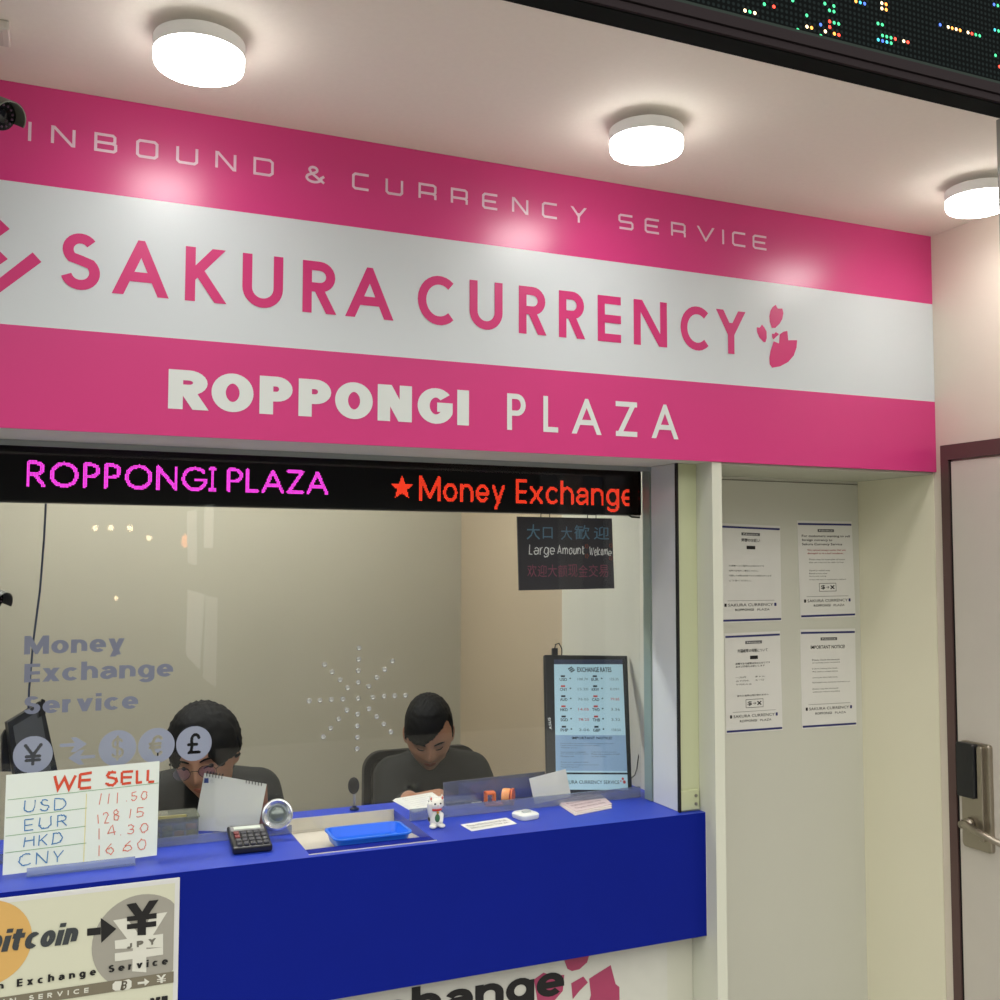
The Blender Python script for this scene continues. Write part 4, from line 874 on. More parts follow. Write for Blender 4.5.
# ------------------------------------------------------------------ things on the clerks' side of the glass
# folded desk calendar
ca = thing('desk_calendar', 'blank white spiral desk calendar standing in front of the left clerk', 'calendar', (.35, .3, ZT))
bl = ctr(193, 832.5); brr = ctr(258, 838)
bl = np.array((.292, .325, ZT+.0005)); brr = np.array((.4, .266, ZT+.0005))
uu = brr-bl; uu /= np.linalg.norm(uu); nn = np.cross(uu, (0, 0, 1)); vv = np.array((0, 0, 1.))*math.cos(.22)-nn*math.sin(.22)
SCc = Surf(bl, uu, vv)
P = [SCc.uv(193.5, 832), SCc.uv(257, 837.5), SCc.uv(266.5, 784), SCc.uv(204.5, 773)]
P[0] = (P[0][0], .002); P[1] = (P[1][0], .002)
mb = MB(); mb.prism(P, SCc, -.002, .001); mb.build('page', mat('calendar_page', (212, 214, 208), .7), ca)
P0, P1 = SCc.at(*P[1], -.002), SCc.at(*P[2], -.002); P2, P3 = SCc.at(*P[0], -.002), SCc.at(*P[3], -.002); back = -SCc.n*.075; back[2] = .0005
mb = MB()
for off in (0,): mb.hexa([P2+back, P0+back, P0+back-SCc.n*.0015, P2+back-SCc.n*.0015, P3, P1, P1-SCc.n*.0015, P3-SCc.n*.0015])
mb.build('back_board', mat('brown_cardboard', (140, 92, 66), .8), ca)
mb = MB(); mb.add([P0, P0+back, P1, P0-SCc.n*.001*0+np.array((.0006, 0, 0)), P0+back+np.array((.0006, 0, 0)), P1+np.array((.0006, 0, 0))], [(0, 1, 2), (3, 5, 4), (0, 3, 4, 1), (1, 4, 5, 2), (2, 5, 3, 0)]); mb.build('side_gusset', mat('brown_cardboard', (140, 92, 66), .8), ca)
mb = MB(); tl = np.array(P[3]); tr = np.array(P[2])
for k in list(range(6))+list(range(13, 19)):
    u, v = tl+(tr-tl)*(.045+k/19*.93); mb.tube([SCc.at(u, v-.006, .0018), SCc.at(u, v+.003, .003), SCc.at(u, v+.005, -.003), SCc.at(u, v-.004, -.0045)], .0009, 6)
mb.build('spiral_binding', ink_m, ca)
mb = MB()
def cp(x, y): return SCc.uv(140+x/6.667, 690+y/6.667)
mb.poly([SCc.at(*cp(*p), .0018) for p in ((428, 620), (459, 620), (459, 588), (431, 588))]); mb.build('blue_logo', mat('logo_blue', (40, 62, 130), .6), ca)
mb = MB()
for p, q_, s in (((468, 607), (490, 598), 'city'), ((468, 618), (500, 610), 'realty')): a = cp(*p); b = cp(*q_); ftext(mb, SCc, s, a[0], b[0], a[1], b[1], .0018)
for q_ in (((600, 940), (665, 945), (668, 910), (605, 905)), ((690, 950), (760, 955), (765, 915), (695, 910))): mb.poly([SCc.at(*cp(*p), .0018) for p in q_[::1]])
mb.build('printing', mat('calendar_grey', (150, 154, 160), .7), ca)
# clear box of banknote bands
cxb = thing('clear_box', 'low clear plastic box of small coins behind the glass beside the price board', 'box', (.235, .3, ZT))
bx = MB()
for b_ in ((.19, .285, .265, .267), (.19, .285, .335, .337)): bx.box(b_[0], b_[1], b_[2], b_[3], ZT+.001, ZT+.045)
bx.box(.19, .192, .267, .335, ZT+.001, ZT+.045); bx.box(.283, .285, .267, .335, ZT+.001, ZT+.045); bx.box(.188, .287, .263, .339, ZT+.046, ZT+.049)
bx.build('case', clear('clear_plastic', (225, 228, 215), 1.45, .08, .25, (190, 192, 180)), cxb)
MB().box(.195, .26, .264, .268, ZT+.049, ZT+.054).build('lid_clip', mat('gold_clip', (170, 160, 100), .4), cxb)
for k in range(8):
    x = .201+(k % 4)*.024; z = ZT+.003+(k//4)*.013; mm = [steel_m, mat('coin_gold', (190, 166, 90), .35, metal=.7), mat('coin_pink', (190, 110, 110), .5), mat('coin_teal', (70, 110, 130), .5)][(k*3+k//4) % 4]
    o = MB().lathe((x, .295, z), (0, .35, 1), [(0, .0095), (.0015, .0103), (.0085, .0103), (.01, .0095)], 18).build('coin_roll', mm, smooth='auto')
    tag(o, 'short roll of coins inside the clear plastic box behind the glass', 'coins', 'coin rolls in the clear box')
# papers before the right clerk
S1 = Surf((0, 0, ZT+.0006), (1, 0, 0), (0, 1, 0))
labs = ['bottom sheet of the white paper pile before the right clerk', 'middle sheet of the white paper pile before the right clerk', 'topmost written sheet of the pile before the right clerk']
for k in range(3):
    q = [tuple(np.array(ctr(*p)[:2])+(.004*k, .003*k)) for p in ((414, 813), (446, 806), (430, 794.5), (392.5, 801))]
    o = MB().prism(q, S1, k*.0012, k*.0012+.0009).build('paper_sheet', paper_m); tag(o, labs[k], 'paper', 'sheets of paper before the right clerk')
mb = MB()
for k in range(6): on4(mb, q, .12, .85, .82-k*.13, .86-k*.13, 'signed and written list of notes and numbers', .0046)
mb.build('writing', grey_ink, o)
q = [tuple(ctr(*p)[:2]) for p in ((444, 805), (482, 803), (474, 796), (438, 797.5))]; o = MB().prism(q, S1, 0, .002).build('paper_sheet', paper_m); tag(o, 'single white sheet lying behind the cat under the clear screen', 'paper')
# clear low screen
SAx = Surf((0, .335, 0)); P = [SAx.uv(444, 807), SAx.uv(546, 795), SAx.uv(545, 771.5), SAx.uv(443.5, 782.5)]
P[0] = (P[0][0], ZT+.001); P[1] = (P[1][0], ZT+.001)
o = MB().prism(P, SAx, -.003, 0).build('clear_screen', clear('smoked_acrylic', (190, 194, 205), 1.45, .1, .42, (120, 126, 150))); tag(o, 'low smoky clear screen standing on the counter before the right clerk', 'screen')
# tape dispenser
td = thing('tape_dispenser', 'small orange tape dispenser behind the glass beside the clear screen', 'tape dispenser', (.98, .3, ZT))
org = mat('orange_plastic', (238, 120, 50), .35, scale=20); c = np.array((.985, .297, ZT+.0205))
MB().lathe(c+(.012, -.004, 0), (.8, -.6, 0), [(0, .008), (0, .0185), (.005, .0195), (.014, .0195), (.019, .0185), (.019, .008)], 28).build('tape_roll', mat('tape_amber', (240, 158, 90), .3), td, smooth='auto')
mb = MB(); F = frame3((c[0]-.03, c[1]+.0, ZT), -12)
for z0, z1, x0, x1 in ((.001, .007, -.004, .04), (.028, .034, -.004, .02), (.001, .034, -.004, .002), (.001, .034, .016, .022)): tbox(mb, F, x0, x1, -.012, .012, z0, z1)
bev(mb.build('body', org, td), .002)
MB().lathe(c+(.03, -.018, 0), (.8, -.6, 0), [(0, .006), (0, .0205), (.003, .0205), (.003, .006)], 28).build('side_wheel', org, td, smooth='auto')
# folded note standing by the monitor
Sn = Surf((1.05, .262, ZT), (1, .0, 0), (0, .12, 1)); P = [Sn.uv(534.5, 801.5), Sn.uv(571, 796), Sn.uv(565.5, 769), Sn.uv(529, 778.5)]
P = [(P[0][0], .0008), (P[1][0], .001), P[2], P[3]]
P = [(P[0][0], .0008), (P[1][0], .012), P[2], P[3]]
o = MB().prism(P, Sn, 0, .0007).build('paper_note', paper_m); tag(o, 'blank white paper note leaning inside the glass in front of the monitor', 'paper')
# microphone
mi = thing('microphone', 'slim desk microphone on a steel gooseneck left of the right clerk', 'microphone', (.66, .385, ZT))
mx, my = .655, .385
MB().lathe((mx, my, ZT), (0, 0, 1), [(0, .011), (.004, .011), (.006, .005), (.01, .004)], 20).build('base', black_m, mi, smooth='auto')
MB().tube([(mx, my, ZT+.008), (mx, my, ZT+.03), (mx-.002, my-.002, ZT+.05)], .0032, 10).build('gooseneck', mat('satin_steel', (180, 182, 180), .3, metal=.6), mi, smooth=True)
mb = MB(); mb.ell((mx-.003, my-.003, ZT+.057), (.0135, .0135, .0195), 20, 14); mb.build('foam_cap', mat('foam_black', (20, 20, 24), .9, bump=.8, scale=300), mi, smooth=True)
# monitor seen from behind at the far left
bm2 = thing('computer_monitor', 'dark computer monitor tilted at the far left inside the booth', 'monitor', (-.12, .62, .69))
SQ = Surf((-.1, .62, 1), (1, .25, 0), (0, .1, 1))
def qq(x, y): return SQ.uv(x/4, 600+y/4)
P = [qq(60, 700), qq(232, 690), qq(170, 405), qq(30, 490)]
MB().prism(P, SQ, -.03, 0).build('housing', mat('monitor_side', (34, 36, 40), .4), bm2)
P = [qq(80, 690), qq(205, 690), qq(160, 440), qq(50, 505)]
MB().prism(P, SQ, .0005, .004).build('screen', mat('monitor_grey_screen', (92, 94, 96), .25, emit=.05), bm2)
P = [qq(20, 690), qq(58, 690), qq(36, 520), qq(22, 545)]
MB().prism(P, SQ, -.05, -.032).build('rear_cover', black_m, bm2)
mb = MB(); mb.prism([qq(150, 470), qq(178, 455), qq(176, 400), qq(166, 396), qq(160, 408), qq(148, 408)], SQ, .0, .01); mb.build('corner_clamp', black_m, bm2)
mb = MB(); mb.tube([SQ.at(*qq(140, 700), -.02), (-.07, .66, .96), (-.07, .66, .7)], .012, 10); mb.box(-.15, .0, .58, .74, .69, .7); mb.build('stand', black_m, bm2)
dk = thing('desk', 'low white staff desk behind the counter, mostly hidden', 'desk', (.2, .6, 0))
MB().box(-1.2, .3, .43, .78, .665, .69).build('tabletop', wall_m, dk)
for x in (-1.15, .24):
    for y in (.45, .74): MB().box(x, x+.03, y, y+.03, 0, .665).build('leg', steel_m, dk)
# cable down from the ticker
pc = [(46, 503), (44, 540), (40, 590), (33.5, 640), (29, 690), (28.5, 708)]
cbm = MB(); Yc = .45; cbm.tube([SY(.305).hit(46, 501)]+[SY(Yc).hit(*p) for p in pc[1:]], .0022, 8)
tag(cbm.build('power_cable', mat('blue_grey_cable', (62, 74, 96), .5), smooth=True), 'thin blue-grey cable hanging from the scrolling sign down to the dark monitor', 'cable')
# two bullet cameras
def cctv(label, tip, back, r, mt, arm):
    t = thing('security_camera', label, 'camera', tip); tip = np.array(tip, float); ax = np.array(back, float)-tip; L = np.linalg.norm(ax); ax /= L
    cm_ = mat(mt[0], mt[1], .4)
    MB().lathe(tip+ax*.012, ax, [(0, r), (.004, r*1.03), (L-.02, r*1.03), (L-.01, r*.8)], 32).build('housing', cm_, t, smooth='auto')
    MB().lathe(tip+ax*.0115, -ax, [(0, r*.98), (.001, r*.98), (.0015, r*.5), (.004, r*.45), (.006, r*.2)], 32).build('lens', mat('lens_glass', (14, 14, 18), .1), t, smooth='auto')
    mb = MB()
    for k in range(14):
        a = 2*PI*k/14; s = np.cross(ax, (0, 0, 1.)); s /= np.linalg.norm(s); q_ = np.cross(ax, s); mb.ell(tip+ax*.0095+(s*math.cos(a)+q_*math.sin(a))*r*.72, (.0022,)*3, 8, 6)
    mb.build('infrared_ring', mat('infrared_led', (96, 70, 92), .2), t, smooth=True)
    # sun hood: open half sleeve
    s = np.cross(ax, (0, 0, 1.)); s /= np.linalg.norm(s); u_ = np.cross(s, ax); u_ = u_ if u_[2] > 0 else -u_
    R1 = [[tip+ax*d+(s*math.cos(a)+u_*math.sin(a))*r*k_ for a in np.linspace(-.2, PI+.2, 18)] for d, k_ in ((-.012, 1.16), (L*.8, 1.16))]
    R2 = [[tip+ax*d+(s*math.cos(a)+u_*math.sin(a))*r*1.07 for a in np.linspace(-.2, PI+.2, 18)] for d in (L*.8, -.012)]
    MB().loft(R1+R2+[R1[0]], cap=False, close=False).build('hood', cm_, t, smooth='auto')
    m3 = MB(); m3.tube([tip+ax*L*.6, tip+ax*L*.6+np.array(arm[0])]+[np.array(a) for a in arm[1:]], .009, 10); m3.build('bracket', cm_, t, smooth=True)
cctv('grey-green bullet security camera under the canopy at the upper left', SY(-.2).hit(6, 117), (-.2, -.07, 2.345), .024, ('camera_green_grey', (96, 100, 88)), [(0, .0, .03), (-.2, -.07, 2.41)])
cctv('dark bullet security camera inside the booth at the left edge', SY(.5).hit(-1, 603), (-.28, .62, 1.52), .024, ('camera_dark', (74, 72, 68)), [(0, .02, .04), (-.28, .62, 1.7), (-.28, .62, 2.418)])
# small junction box on the ceiling, far left
jb = thing('junction_box', 'small white plastic junction box on the canopy ceiling at the top left', 'box', (-.03, -.36, 2.4))
c = np.array([ (lambda r: CAM+r*((ZC-.004-CAM[2])/r[2]))(ray(2, 30)) ])[0]
bev(MB().box(c[0]-.06, c[0]+.012, c[1]-.03, c[1]+.035, ZC-.016, ZC-.0003).build('cover', mat('box_white', (206, 200, 192), .5), jb), .003)
MB().box(c[0]-.05, c[0]+.002, c[1]-.022, c[1]+.027, ZC-.018, ZC-.0162).build('lid', mat('box_white2', (196, 190, 182), .5), jb)

# ------------------------------------------------------------------ banner on the counter front and poster on the wall below
SBn = SY(.0385)
bn = thing('coin_exchange_banner', 'cream banner with a yen symbol hanging on the front of the blue counter', 'banner', (0, .038, .6))
zt_ = SBn.uv(178, 877.5)[1]; xr_ = SBn.uv(179, 930)[0]
mb = MB(); mb.box(-.6, xr_, .0375, .0409, .5, zt_); bev(mb.build('white_border', mat('banner_white', (214, 216, 216), .6), bn), .0015)
mb = MB(); SI = SBn.lift(.0012); rect(mb, SI, -.59, xr_-.009, .51, zt_-.009, .0004); mb.build('sheet', mat('banner_cream', (210, 212, 190), .6, scale=10, var=.02), bn)
SI = SI.lift(.0006)
def bp(x, y): return SI.uv(x/5.263, 880+y/5.263)
def bpoly(mb, pts, h=.0004): mb.poly([SI.at(*bp(*p), h) for p in pts])
def halfdisc(mb, c, rpx, umax, h):
    u, v = bp(*c); r = bp(c[0]+rpx, c[1])[0]-u; pts = [(min(u+r*math.cos(2*PI*k/48), umax), v+r*math.sin(2*PI*k/48)) for k in range(48)]; mb.poly([SI.at(a, b, h) for a, b in pts])
mb = MB(); halfdisc(mb, (-75, 335), 243, 9, .0003); mb.build('orange_circle', mat('banner_orange', (214, 172, 100), .6), bn)
mb = MB(); halfdisc(mb, (742, 322), 250, bp(914, 300)[0], .0003); mb.build('grey_circle', mat('banner_grey', (158, 156, 146), .6), bn)
mb = MB(); y1 = mat('banner_white_symbol', (216, 217, 206), .6)
for p in (((595, 212), (665, 200), (735, 290), (800, 180), (880, 168), (770, 345), (770, 485), (695, 480), (700, 350)), ): bpoly(mb, p, .0008)
bpoly(mb, ((604, 318), (858, 282), (858, 352), (606, 362)), .001); bpoly(mb, ((604, 385), (858, 352), (858, 392), (604, 428)), .001)
mb.build('white_yen_symbol', y1, bn)
mb = MB()
for p in (((665, 128), (715, 118), (748, 165), (785, 108), (835, 102), (768, 200), (768, 288), (723, 290), (723, 205)), ): bpoly(mb, p, .0016)
bpoly(mb, ((668, 192), (824, 172), (824, 200), (668, 216)), .0018); bpoly(mb, ((668, 232), (822, 214), (822, 242), (668, 258)), .0018)
bpoly(mb, ((459, 255), (530, 248), (530, 286), (459, 293)), .001); bpoly(mb, ((530, 198), (612, 256), (533, 330)), .0012)
mb.build('black_symbols', ink_m, bn)
def bl_(text, p0, p1, hpx, w, mtl, gap=.16, slant=0, h=.0012, nm='lettering', space=.4, kx=1):
    a, b = bp(*p0), bp(*p1); top = bp(p0[0], p0[1]-hpx)[1]-a[1]; o = SI.at(*a); S_ = Surf(o, SI.at(*b)-o, SI.v); L = math.hypot(b[0]-a[0], b[1]-a[1]); mb = MB(); line(mb, S_, text, 0, L, 0, top, w, gap=gap, slant=slant, h=h, space=space, kx=kx); return mb.build(nm, mtl, bn)
bl_('bitcoin', (-80, 388), (398, 333), 118, .0085, mat('dark_slate_ink', (56, 62, 66), .6), gap=.1, slant=.18, kx=1.2)
bl_('JPY', (665, 362), (822, 335), 32, .0035, mat('banner_grey_ink', (112, 110, 100), .6), gap=.5, h=.0016)
bl_('Exchange', (88, 560), (505, 498), 40, .0025, ink_m, kx=1.6, gap=.5, h=.002)
bl_('Bitcoin', (-330, 626), (20, 572), 42, .0025, ink_m, kx=1.6, gap=.5, h=.002)
bl_('Service', (570, 486), (883, 441), 38, .0025, ink_m, kx=1.6, gap=.45, h=.002)
mb = MB(); a = bp(914, 480); b = bp(914, 538); rect(mb, SI, -.58, a[0], b[1], a[1], .0009); mb.build('taupe_stripe', mat('banner_taupe', (120, 114, 96), .6), bn)
bl_('SERVICE', (152, 632), (465, 590), 26, .002, y1, gap=.6, h=.0014)
bl_('BITCOIN', (-260, 690), (84, 642), 26, .002, y1, gap=.6, h=.0014)
mb = MB()
for p in (((592, 548), (606, 532), (640, 530), (640, 580), (606, 582), (592, 572)), ((650, 528), (678, 520), (692, 530), (692, 560), (680, 574), (650, 578)), ((724, 536), (760, 532), (760, 516), (786, 534), (762, 556), (760, 544), (724, 548))): bpoly(mb, p, .0014)
bpoly(mb, ((822, 500), (836, 498), (848, 512), (860, 496), (874, 494), (856, 518), (856, 540), (844, 541), (844, 520)), .0014); bpoly(mb, ((826, 520), (872, 515), (872, 520), (826, 525)), .0016); bpoly(mb, ((826, 530), (872, 525), (872, 530), (826, 535)), .0016)
mb.build('pale_icons', y1, bn)
bl_('B', (632, 578), (662, 574), 45, .0025, mat('banner_taupe_dark', (84, 78, 64), .6), h=.0018, slant=.2)
bl_('BTM', (790, 655), (882, 640), 34, .005, ink_m, h=.0012, gap=.25)
# poster under the counter
SP = SY(.0985); po = thing('wall_poster', 'white wall poster with black lettering and pink petals below the counter', 'poster', (.7, .098, .3))
xe = SP.uv(667, 975)[0]
MB().box(-.6, xe, .0975, .0995, .25, .682).build('sheet', mat('poster_white', (206, 207, 198), .5), po)
SP = SY(.0975)
def pq(x, y): return (340+x/2.6316, 930+y/2.6316)
a = SP.uv(413, 1022); b = SP.uv(564, 993.5); top = SP.uv(415, 987.5)[1]
mb = MB(); Lw = (b[0]-a[0])*8.05/5.05; line(mb, SP, 'Exchange', b[0]-Lw, b[0], (a[1]+b[1])/2, top, .0138, gap=.06, h=.0012, kx=1.42); mb.build('lettering', ink_m, po)
mb = MB(); pk = mat('poster_petal', (168, 62, 100), .5)
for p in (((590, 80), (656, 64), (650, 85), (630, 103), (610, 108), (598, 102)), ((510, 130), (535, 112), (562, 120), (590, 118), (586, 160), (560, 190), (520, 190)),
          ((608, 140), (640, 122), (652, 138), (630, 160), (612, 182)), ((655, 128), (712, 92), (725, 142), (735, 150), (736, 250), (640, 250), (660, 170))): mb.poly([SP.at(*SP.uv(*pq(*q_)), .0006) for q_ in p])
mb.build('petal_emblem', pk, po)
# ------------------------------------------------------------------ people
def Rot(yaw, pitch, roll):
    return np.array(Matrix.Rotation(math.radians(yaw), 3, 'Z') @ Matrix.Rotation(math.radians(pitch), 3, 'X') @ Matrix.Rotation(math.radians(roll), 3, 'Y'))
def head_grid(n=72, m_=56):
    V = []
    for i in range(m_+1):
        th = PI*i/m_
        for k in range(n):
            ph = 2*PI*k/n; V.append((math.sin(th)*math.sin(ph), -math.sin(th)*math.cos(ph), math.cos(th)))
    d = np.array(V); F = [(i*n+k, (i+1)*n+k, (i+1)*n+(k+1) % n, i*n+(k+1) % n) for i in range(m_) for k in range(n)]
    return d, F
def head_shape(d):
    x, y, z = d[:, 0]*.076, d[:, 1]*.096, d[:, 2]*.118
    t = np.clip(-z/.118, 0, 1); x = x*(1-.36*t**1.7); y = np.where(y > 0, y*(1-.5*t**1.2), y*(1-.06*t)); y = np.where(y > 0, y*1.02, y)
    top = np.clip(z/.118, 0, 1); x = x*(1+.05*top*(1-top)*4*.5)
    fr = np.clip(-d[:, 1]*2, 0, 1); g = lambda X, Z, sx, sz: np.exp(-((x-X)/sx)**2-((z-Z)/sz)**2)*fr
    y = y+.004*fr*(np.abs(z) < .09)
    y = y-.021*g(0, -.03, .0115, .016)-.012*g(0, -.012, .009, .018)-.005*g(0, .004, .009, .014)
    y = y-.007*(g(.012, -.036, .008, .008)+g(-.012, -.036, .008, .008))
    y = y+.0105*(g(.031, .001, .017, .0115)+g(-.031, .001, .017, .0115))-.0045*(g(.03, .022, .022, .008)+g(-.03, .022, .022, .008))
    y = y-.006*g(0, -.062, .02, .009)+.004*g(0, -.052, .012, .004)+.004*g(0, -.075, .018, .005)-.008*g(0, -.098, .022, .014)
    y = y-.004*(g(.042, -.03, .016, .018)+g(-.042, -.03, .016, .018))
    return np.stack([x, y, z], 1)
HD, HF = head_grid(); HV = head_shape(HD)
def hy(x, z):
    q = HV[HD[:, 1] < 0]; return float(q[np.argmin((q[:, 0]-x)**2+(q[:, 2]-z)**2), 1])
def ss(a, b, x): t = np.clip((x-a)/(b-a), 0, 1); return t*t*(3-2*t)
def fingers(wr, dr, up_, side, curl, s=1.0):
    """palm and five separate bent fingers; dr points along the hand, up_ is the back of the hand, side the thumb side"""
    wr, dr, up_, side = [np.array(a, float) for a in (wr, dr, up_, side)]; dr /= np.linalg.norm(dr); up_ -= dr*(up_@dr); up_ /= np.linalg.norm(up_); sd = np.cross(dr, up_); sd = sd if sd@side > 0 else -sd
    P = []
    base = wr+dr*.085*s
    for o in (-.026, -.009, .009, .026): P.append(('c', [wr+sd*o*.6*s+dr*.02*s, base+sd*o*s], [.012*s, .0115*s]))
    L = [.062, .075, .08, .07]
    for k, o in enumerate((-.03, -.0105, .0105, .03)):
        p = base+sd*o*s; a = 0; pts = [p]; 
        for j, f_ in enumerate((.45, .3, .25)):
            a += math.radians(curl*(.7+.25*j)); p = p+(dr*math.cos(a)-up_*math.sin(a))*L[k]*f_*s; pts.append(p)
        P.append(('c', pts, [.0088*s, .0083*s, .0078*s, .0066*s]))
    th0 = wr+dr*.025*s+sd*.028*s; th1 = th0+(dr*.6+sd*.75-up_*.25)*.034*s; th2 = th1+(dr*.9+sd*.25-up_*.4)*.03*s; th3 = th2+(dr*.95-up_*.35)*.022*s
    P.append(('c', [th0, th1, th2, th3], [.013*s, .011*s, .0095*s, .008*s])); return P
def person(label, head_c, yaw, pitch, roll, hs, shl, shr, hip, elb, wri, hand, hair, skin_c, glasses, base, lean):
    R = Rot(yaw, pitch, roll); hc = np.array(head_c, float); W = lambda p: hc+R@(np.array(p, float)*hs)
    root = thing('person', label, 'person', base)
    skin = mat('skin_'+hair, skin_c, .55, scale=60, var=.05)
    hipc = np.array(hip, float); sl, sr_ = np.array(shl, float), np.array(shr, float); ch_ = (sl+sr_)/2; neck0 = ch_+np.array((0, .0, .035)); chest = ch_*.72+hipc*.28
    hv = [W(p) for p in HV]
    ear = []
    for s in (-1, 1):
        ear.append(('e', W((s*.0775, .012, -.006)), (.007*hs, .017*hs, .03*hs), R@np.array(Matrix.Rotation(math.radians(s*-22), 3, 'Z'))@np.array(Matrix.Rotation(math.radians(-12), 3, 'X'))))
    knees = [hipc+np.array((s*.12, -.40, .02)) for s in (-1, 1)]
    for k in knees: k[2] = max(k[2], .5)
    parts = [('m', hv, HF)]+ear+[('c', [W((0, .03, -.06)), neck0+(0, .01, .0), neck0-(0, 0, .06)], [.056*hs, .055*hs, .07]),
        ('e', tuple(chest), (.16, .11, .17)), ('c', [chest, hipc], [.12, .14]), ('c', [sl, ch_, sr_], [.055, .08, .055])]
    for s, e, w_, h_ in zip((sl, sr_), elb, wri, hand):
        parts += [('c', [s, e, w_], [.05, .04, .025])]+fingers(w_, *h_)
    for s, k in zip((-1, 1), knees):
        an = k+np.array((0, .06, 0)); an[2] = .08; parts += [('c', [hipc+np.array((s*.09, -.02, 0)), k, an], [.085, .06, .04]), ('c', [an, an+np.array((0, -.14, -.045))], [.04, .03])]
    blob('body', parts, .0042, skin, root, 2)
    # clothes
    neckb = neck0+np.array((0, .006, .012))
    sh = [('e', tuple(chest), (.175, .125, .185)), ('c', [chest, hipc], [.135, .155]), ('c', [sl, ch_+(0, 0, .0), sr_], [.066, .09, .066]), ('c', [neckb, neck0-(0, 0, .05)], [.066, .09])]
    for s, e, w_ in zip((sl, sr_), elb, wri): sh.append(('c', [s, e, np.array(w_)*.93+np.array(e)*.07], [.066, .055, .038]))
    cloth = mat('black_shirt', (15, 18, 17), .85, scale=12, var=.2)
    blob('shirt', sh, .009, cloth, root, 6)
    tr = [('c', [hipc+np.array((-.08, 0, -.02)), hipc+np.array((.08, 0, -.02))], [.15, .15])]
    for s, k in zip((-1, 1), knees):
        an = k+np.array((0, .06, 0)); an[2] = .1; tr.append(('c', [hipc+np.array((s*.09, -.02, -.01)), k, an], [.1, .075, .058]))
    blob('trousers', tr, .014, mat('dark_trousers', (34, 34, 40), .9), root, 4)
    for s, k in zip((-1, 1), knees):
        an = k+np.array((0, .06, 0)); mb = MB(); mb.ell((an[0], an[1]-.07, .045), (.048, .135, .044)); mb.build('shoe', black_m, root, smooth=True)
    # hair: a shell that dives under the skin below the hairline
    x, y, z = HD[:, 0], HD[:, 1], HD[:, 2]
    nz = np.array([math.sin(31*a+7*c)*math.sin(27*b+5*a)*.5+math.sin(61*a+3)*math.sin(53*c+11*b)*.5 for a, b, c in HD])
    if hair == 'short':
        line_z = np.where(y < 0, .40-1.1*(x+.1)*np.clip(x+.1, -.2, 0)-.0, 0)
        # fringe sweeping down towards the left side of the picture, temples short, nape low
        front = np.maximum(.27+.5*x, .13)
        lim = np.where(y < -.35, front, np.where(y < .1, np.minimum(front, -.12)*ss(-.35, -.1, y)+front*(1-ss(-.35, -.1, y)), -.12-.45*ss(.1, .7, y)))
        mk = ss(-.03, .05, z-lim+nz*.03); th = .0035+.014*ss(.1, .9, z)+.008*np.clip(-y, 0, 1)+.005*np.clip(y, 0, 1)
        P_ = HV*(1-.07*(1-mk))[:, None]+HD*(th*mk)[:, None]*np.array((.95, 1, 1.25))+HD*(nz*.0032*mk)[:, None]
    else:
        front = .34-.12*np.cos(9*x)-.45*np.abs(x)**1.5-.06*np.exp(-((x-.62)/.2)**2)
        lim = np.where(y < -.35, front, np.where(y < .15, np.minimum(front, -.05), -.05-.65*ss(.15, .7, y)))
        mk = ss(-.03, .05, z-lim+nz*.05); th = .008+.016*ss(-.1, .8, z)+.008*ss(.4, .9, x)*ss(-.2, .1, z)+.004*np.clip(y, 0, 1)
        P_ = HV*(1-.07*(1-mk))[:, None]+HD*(th*mk)[:, None]+HD*(nz*.0045*mk)[:, None]
    hm = mat('hair_black', (12, 12, 13), .75, scale=60, var=.3, spec=.3)
    mb = MB(); mb.add([W(p) for p in P_], HF)
    rs_ = random.Random(5 if hair == 'short' else 8)
    if hair != 'short':
        for k in range(90):
            a = rs_.uniform(-PI, PI); e = rs_.uniform(-.15, 1.2); d = np.array((math.sin(a)*math.cos(e), -math.cos(a)*math.cos(e), math.sin(e)))
            if d[1] < -.35 and d[2] < .42: continue
            p = d*np.array((.087, .108, .136)); t = np.cross(d, (rs_.uniform(-1, 1), rs_.uniform(-1, 1), -1.2)); t /= np.linalg.norm(t); r0 = rs_.uniform(.01, .02); pts = []
            for j in range(6):
                q = j/5; pts.append(W(p*(.93+.08*math.sin(q*PI))+t*(q-.5)*r0*2.4+np.array((0, 0, -.5*r0*q*q))))
            mb.tube(pts, [.003, .0036, .0034, .003, .002, .0008], 6)
        pts = [W((-.078, -.02, .03)), W((-.095, -.03, .045)), W((-.108, -.035, .035)), W((-.111, -.035, .018)), W((-.103, -.035, .008))]; mb.tube(pts, [.003, .0028, .0024, .002, .001], 6)
        pts = [W((.078, .0, .06)), W((.094, -.01, .045)), W((.098, -.01, .02)), W((.092, -.01, .0))]; mb.tube(pts, [.0035, .0035, .003, .001], 6)
    else:
        for k in range(0):   # strands of the swept fringe
            u = rs_.uniform(-.055, .05); p0 = np.array((u+.02, -.06, .095)); p1 = np.array((u-.012, -.092, .055+.25*max(u, -.03))); p2 = np.array((u-.022, -.098, .042+.45*max(u, -.03)))
            mb.tube([W(p0), W(p1), W(p2)], [.003, .0025, .0008], 5)
    mb.build('hair', hm, root, smooth=True)
    # face details
    brow = MB(); lash = MB(); lip = MB(); eye = MB()
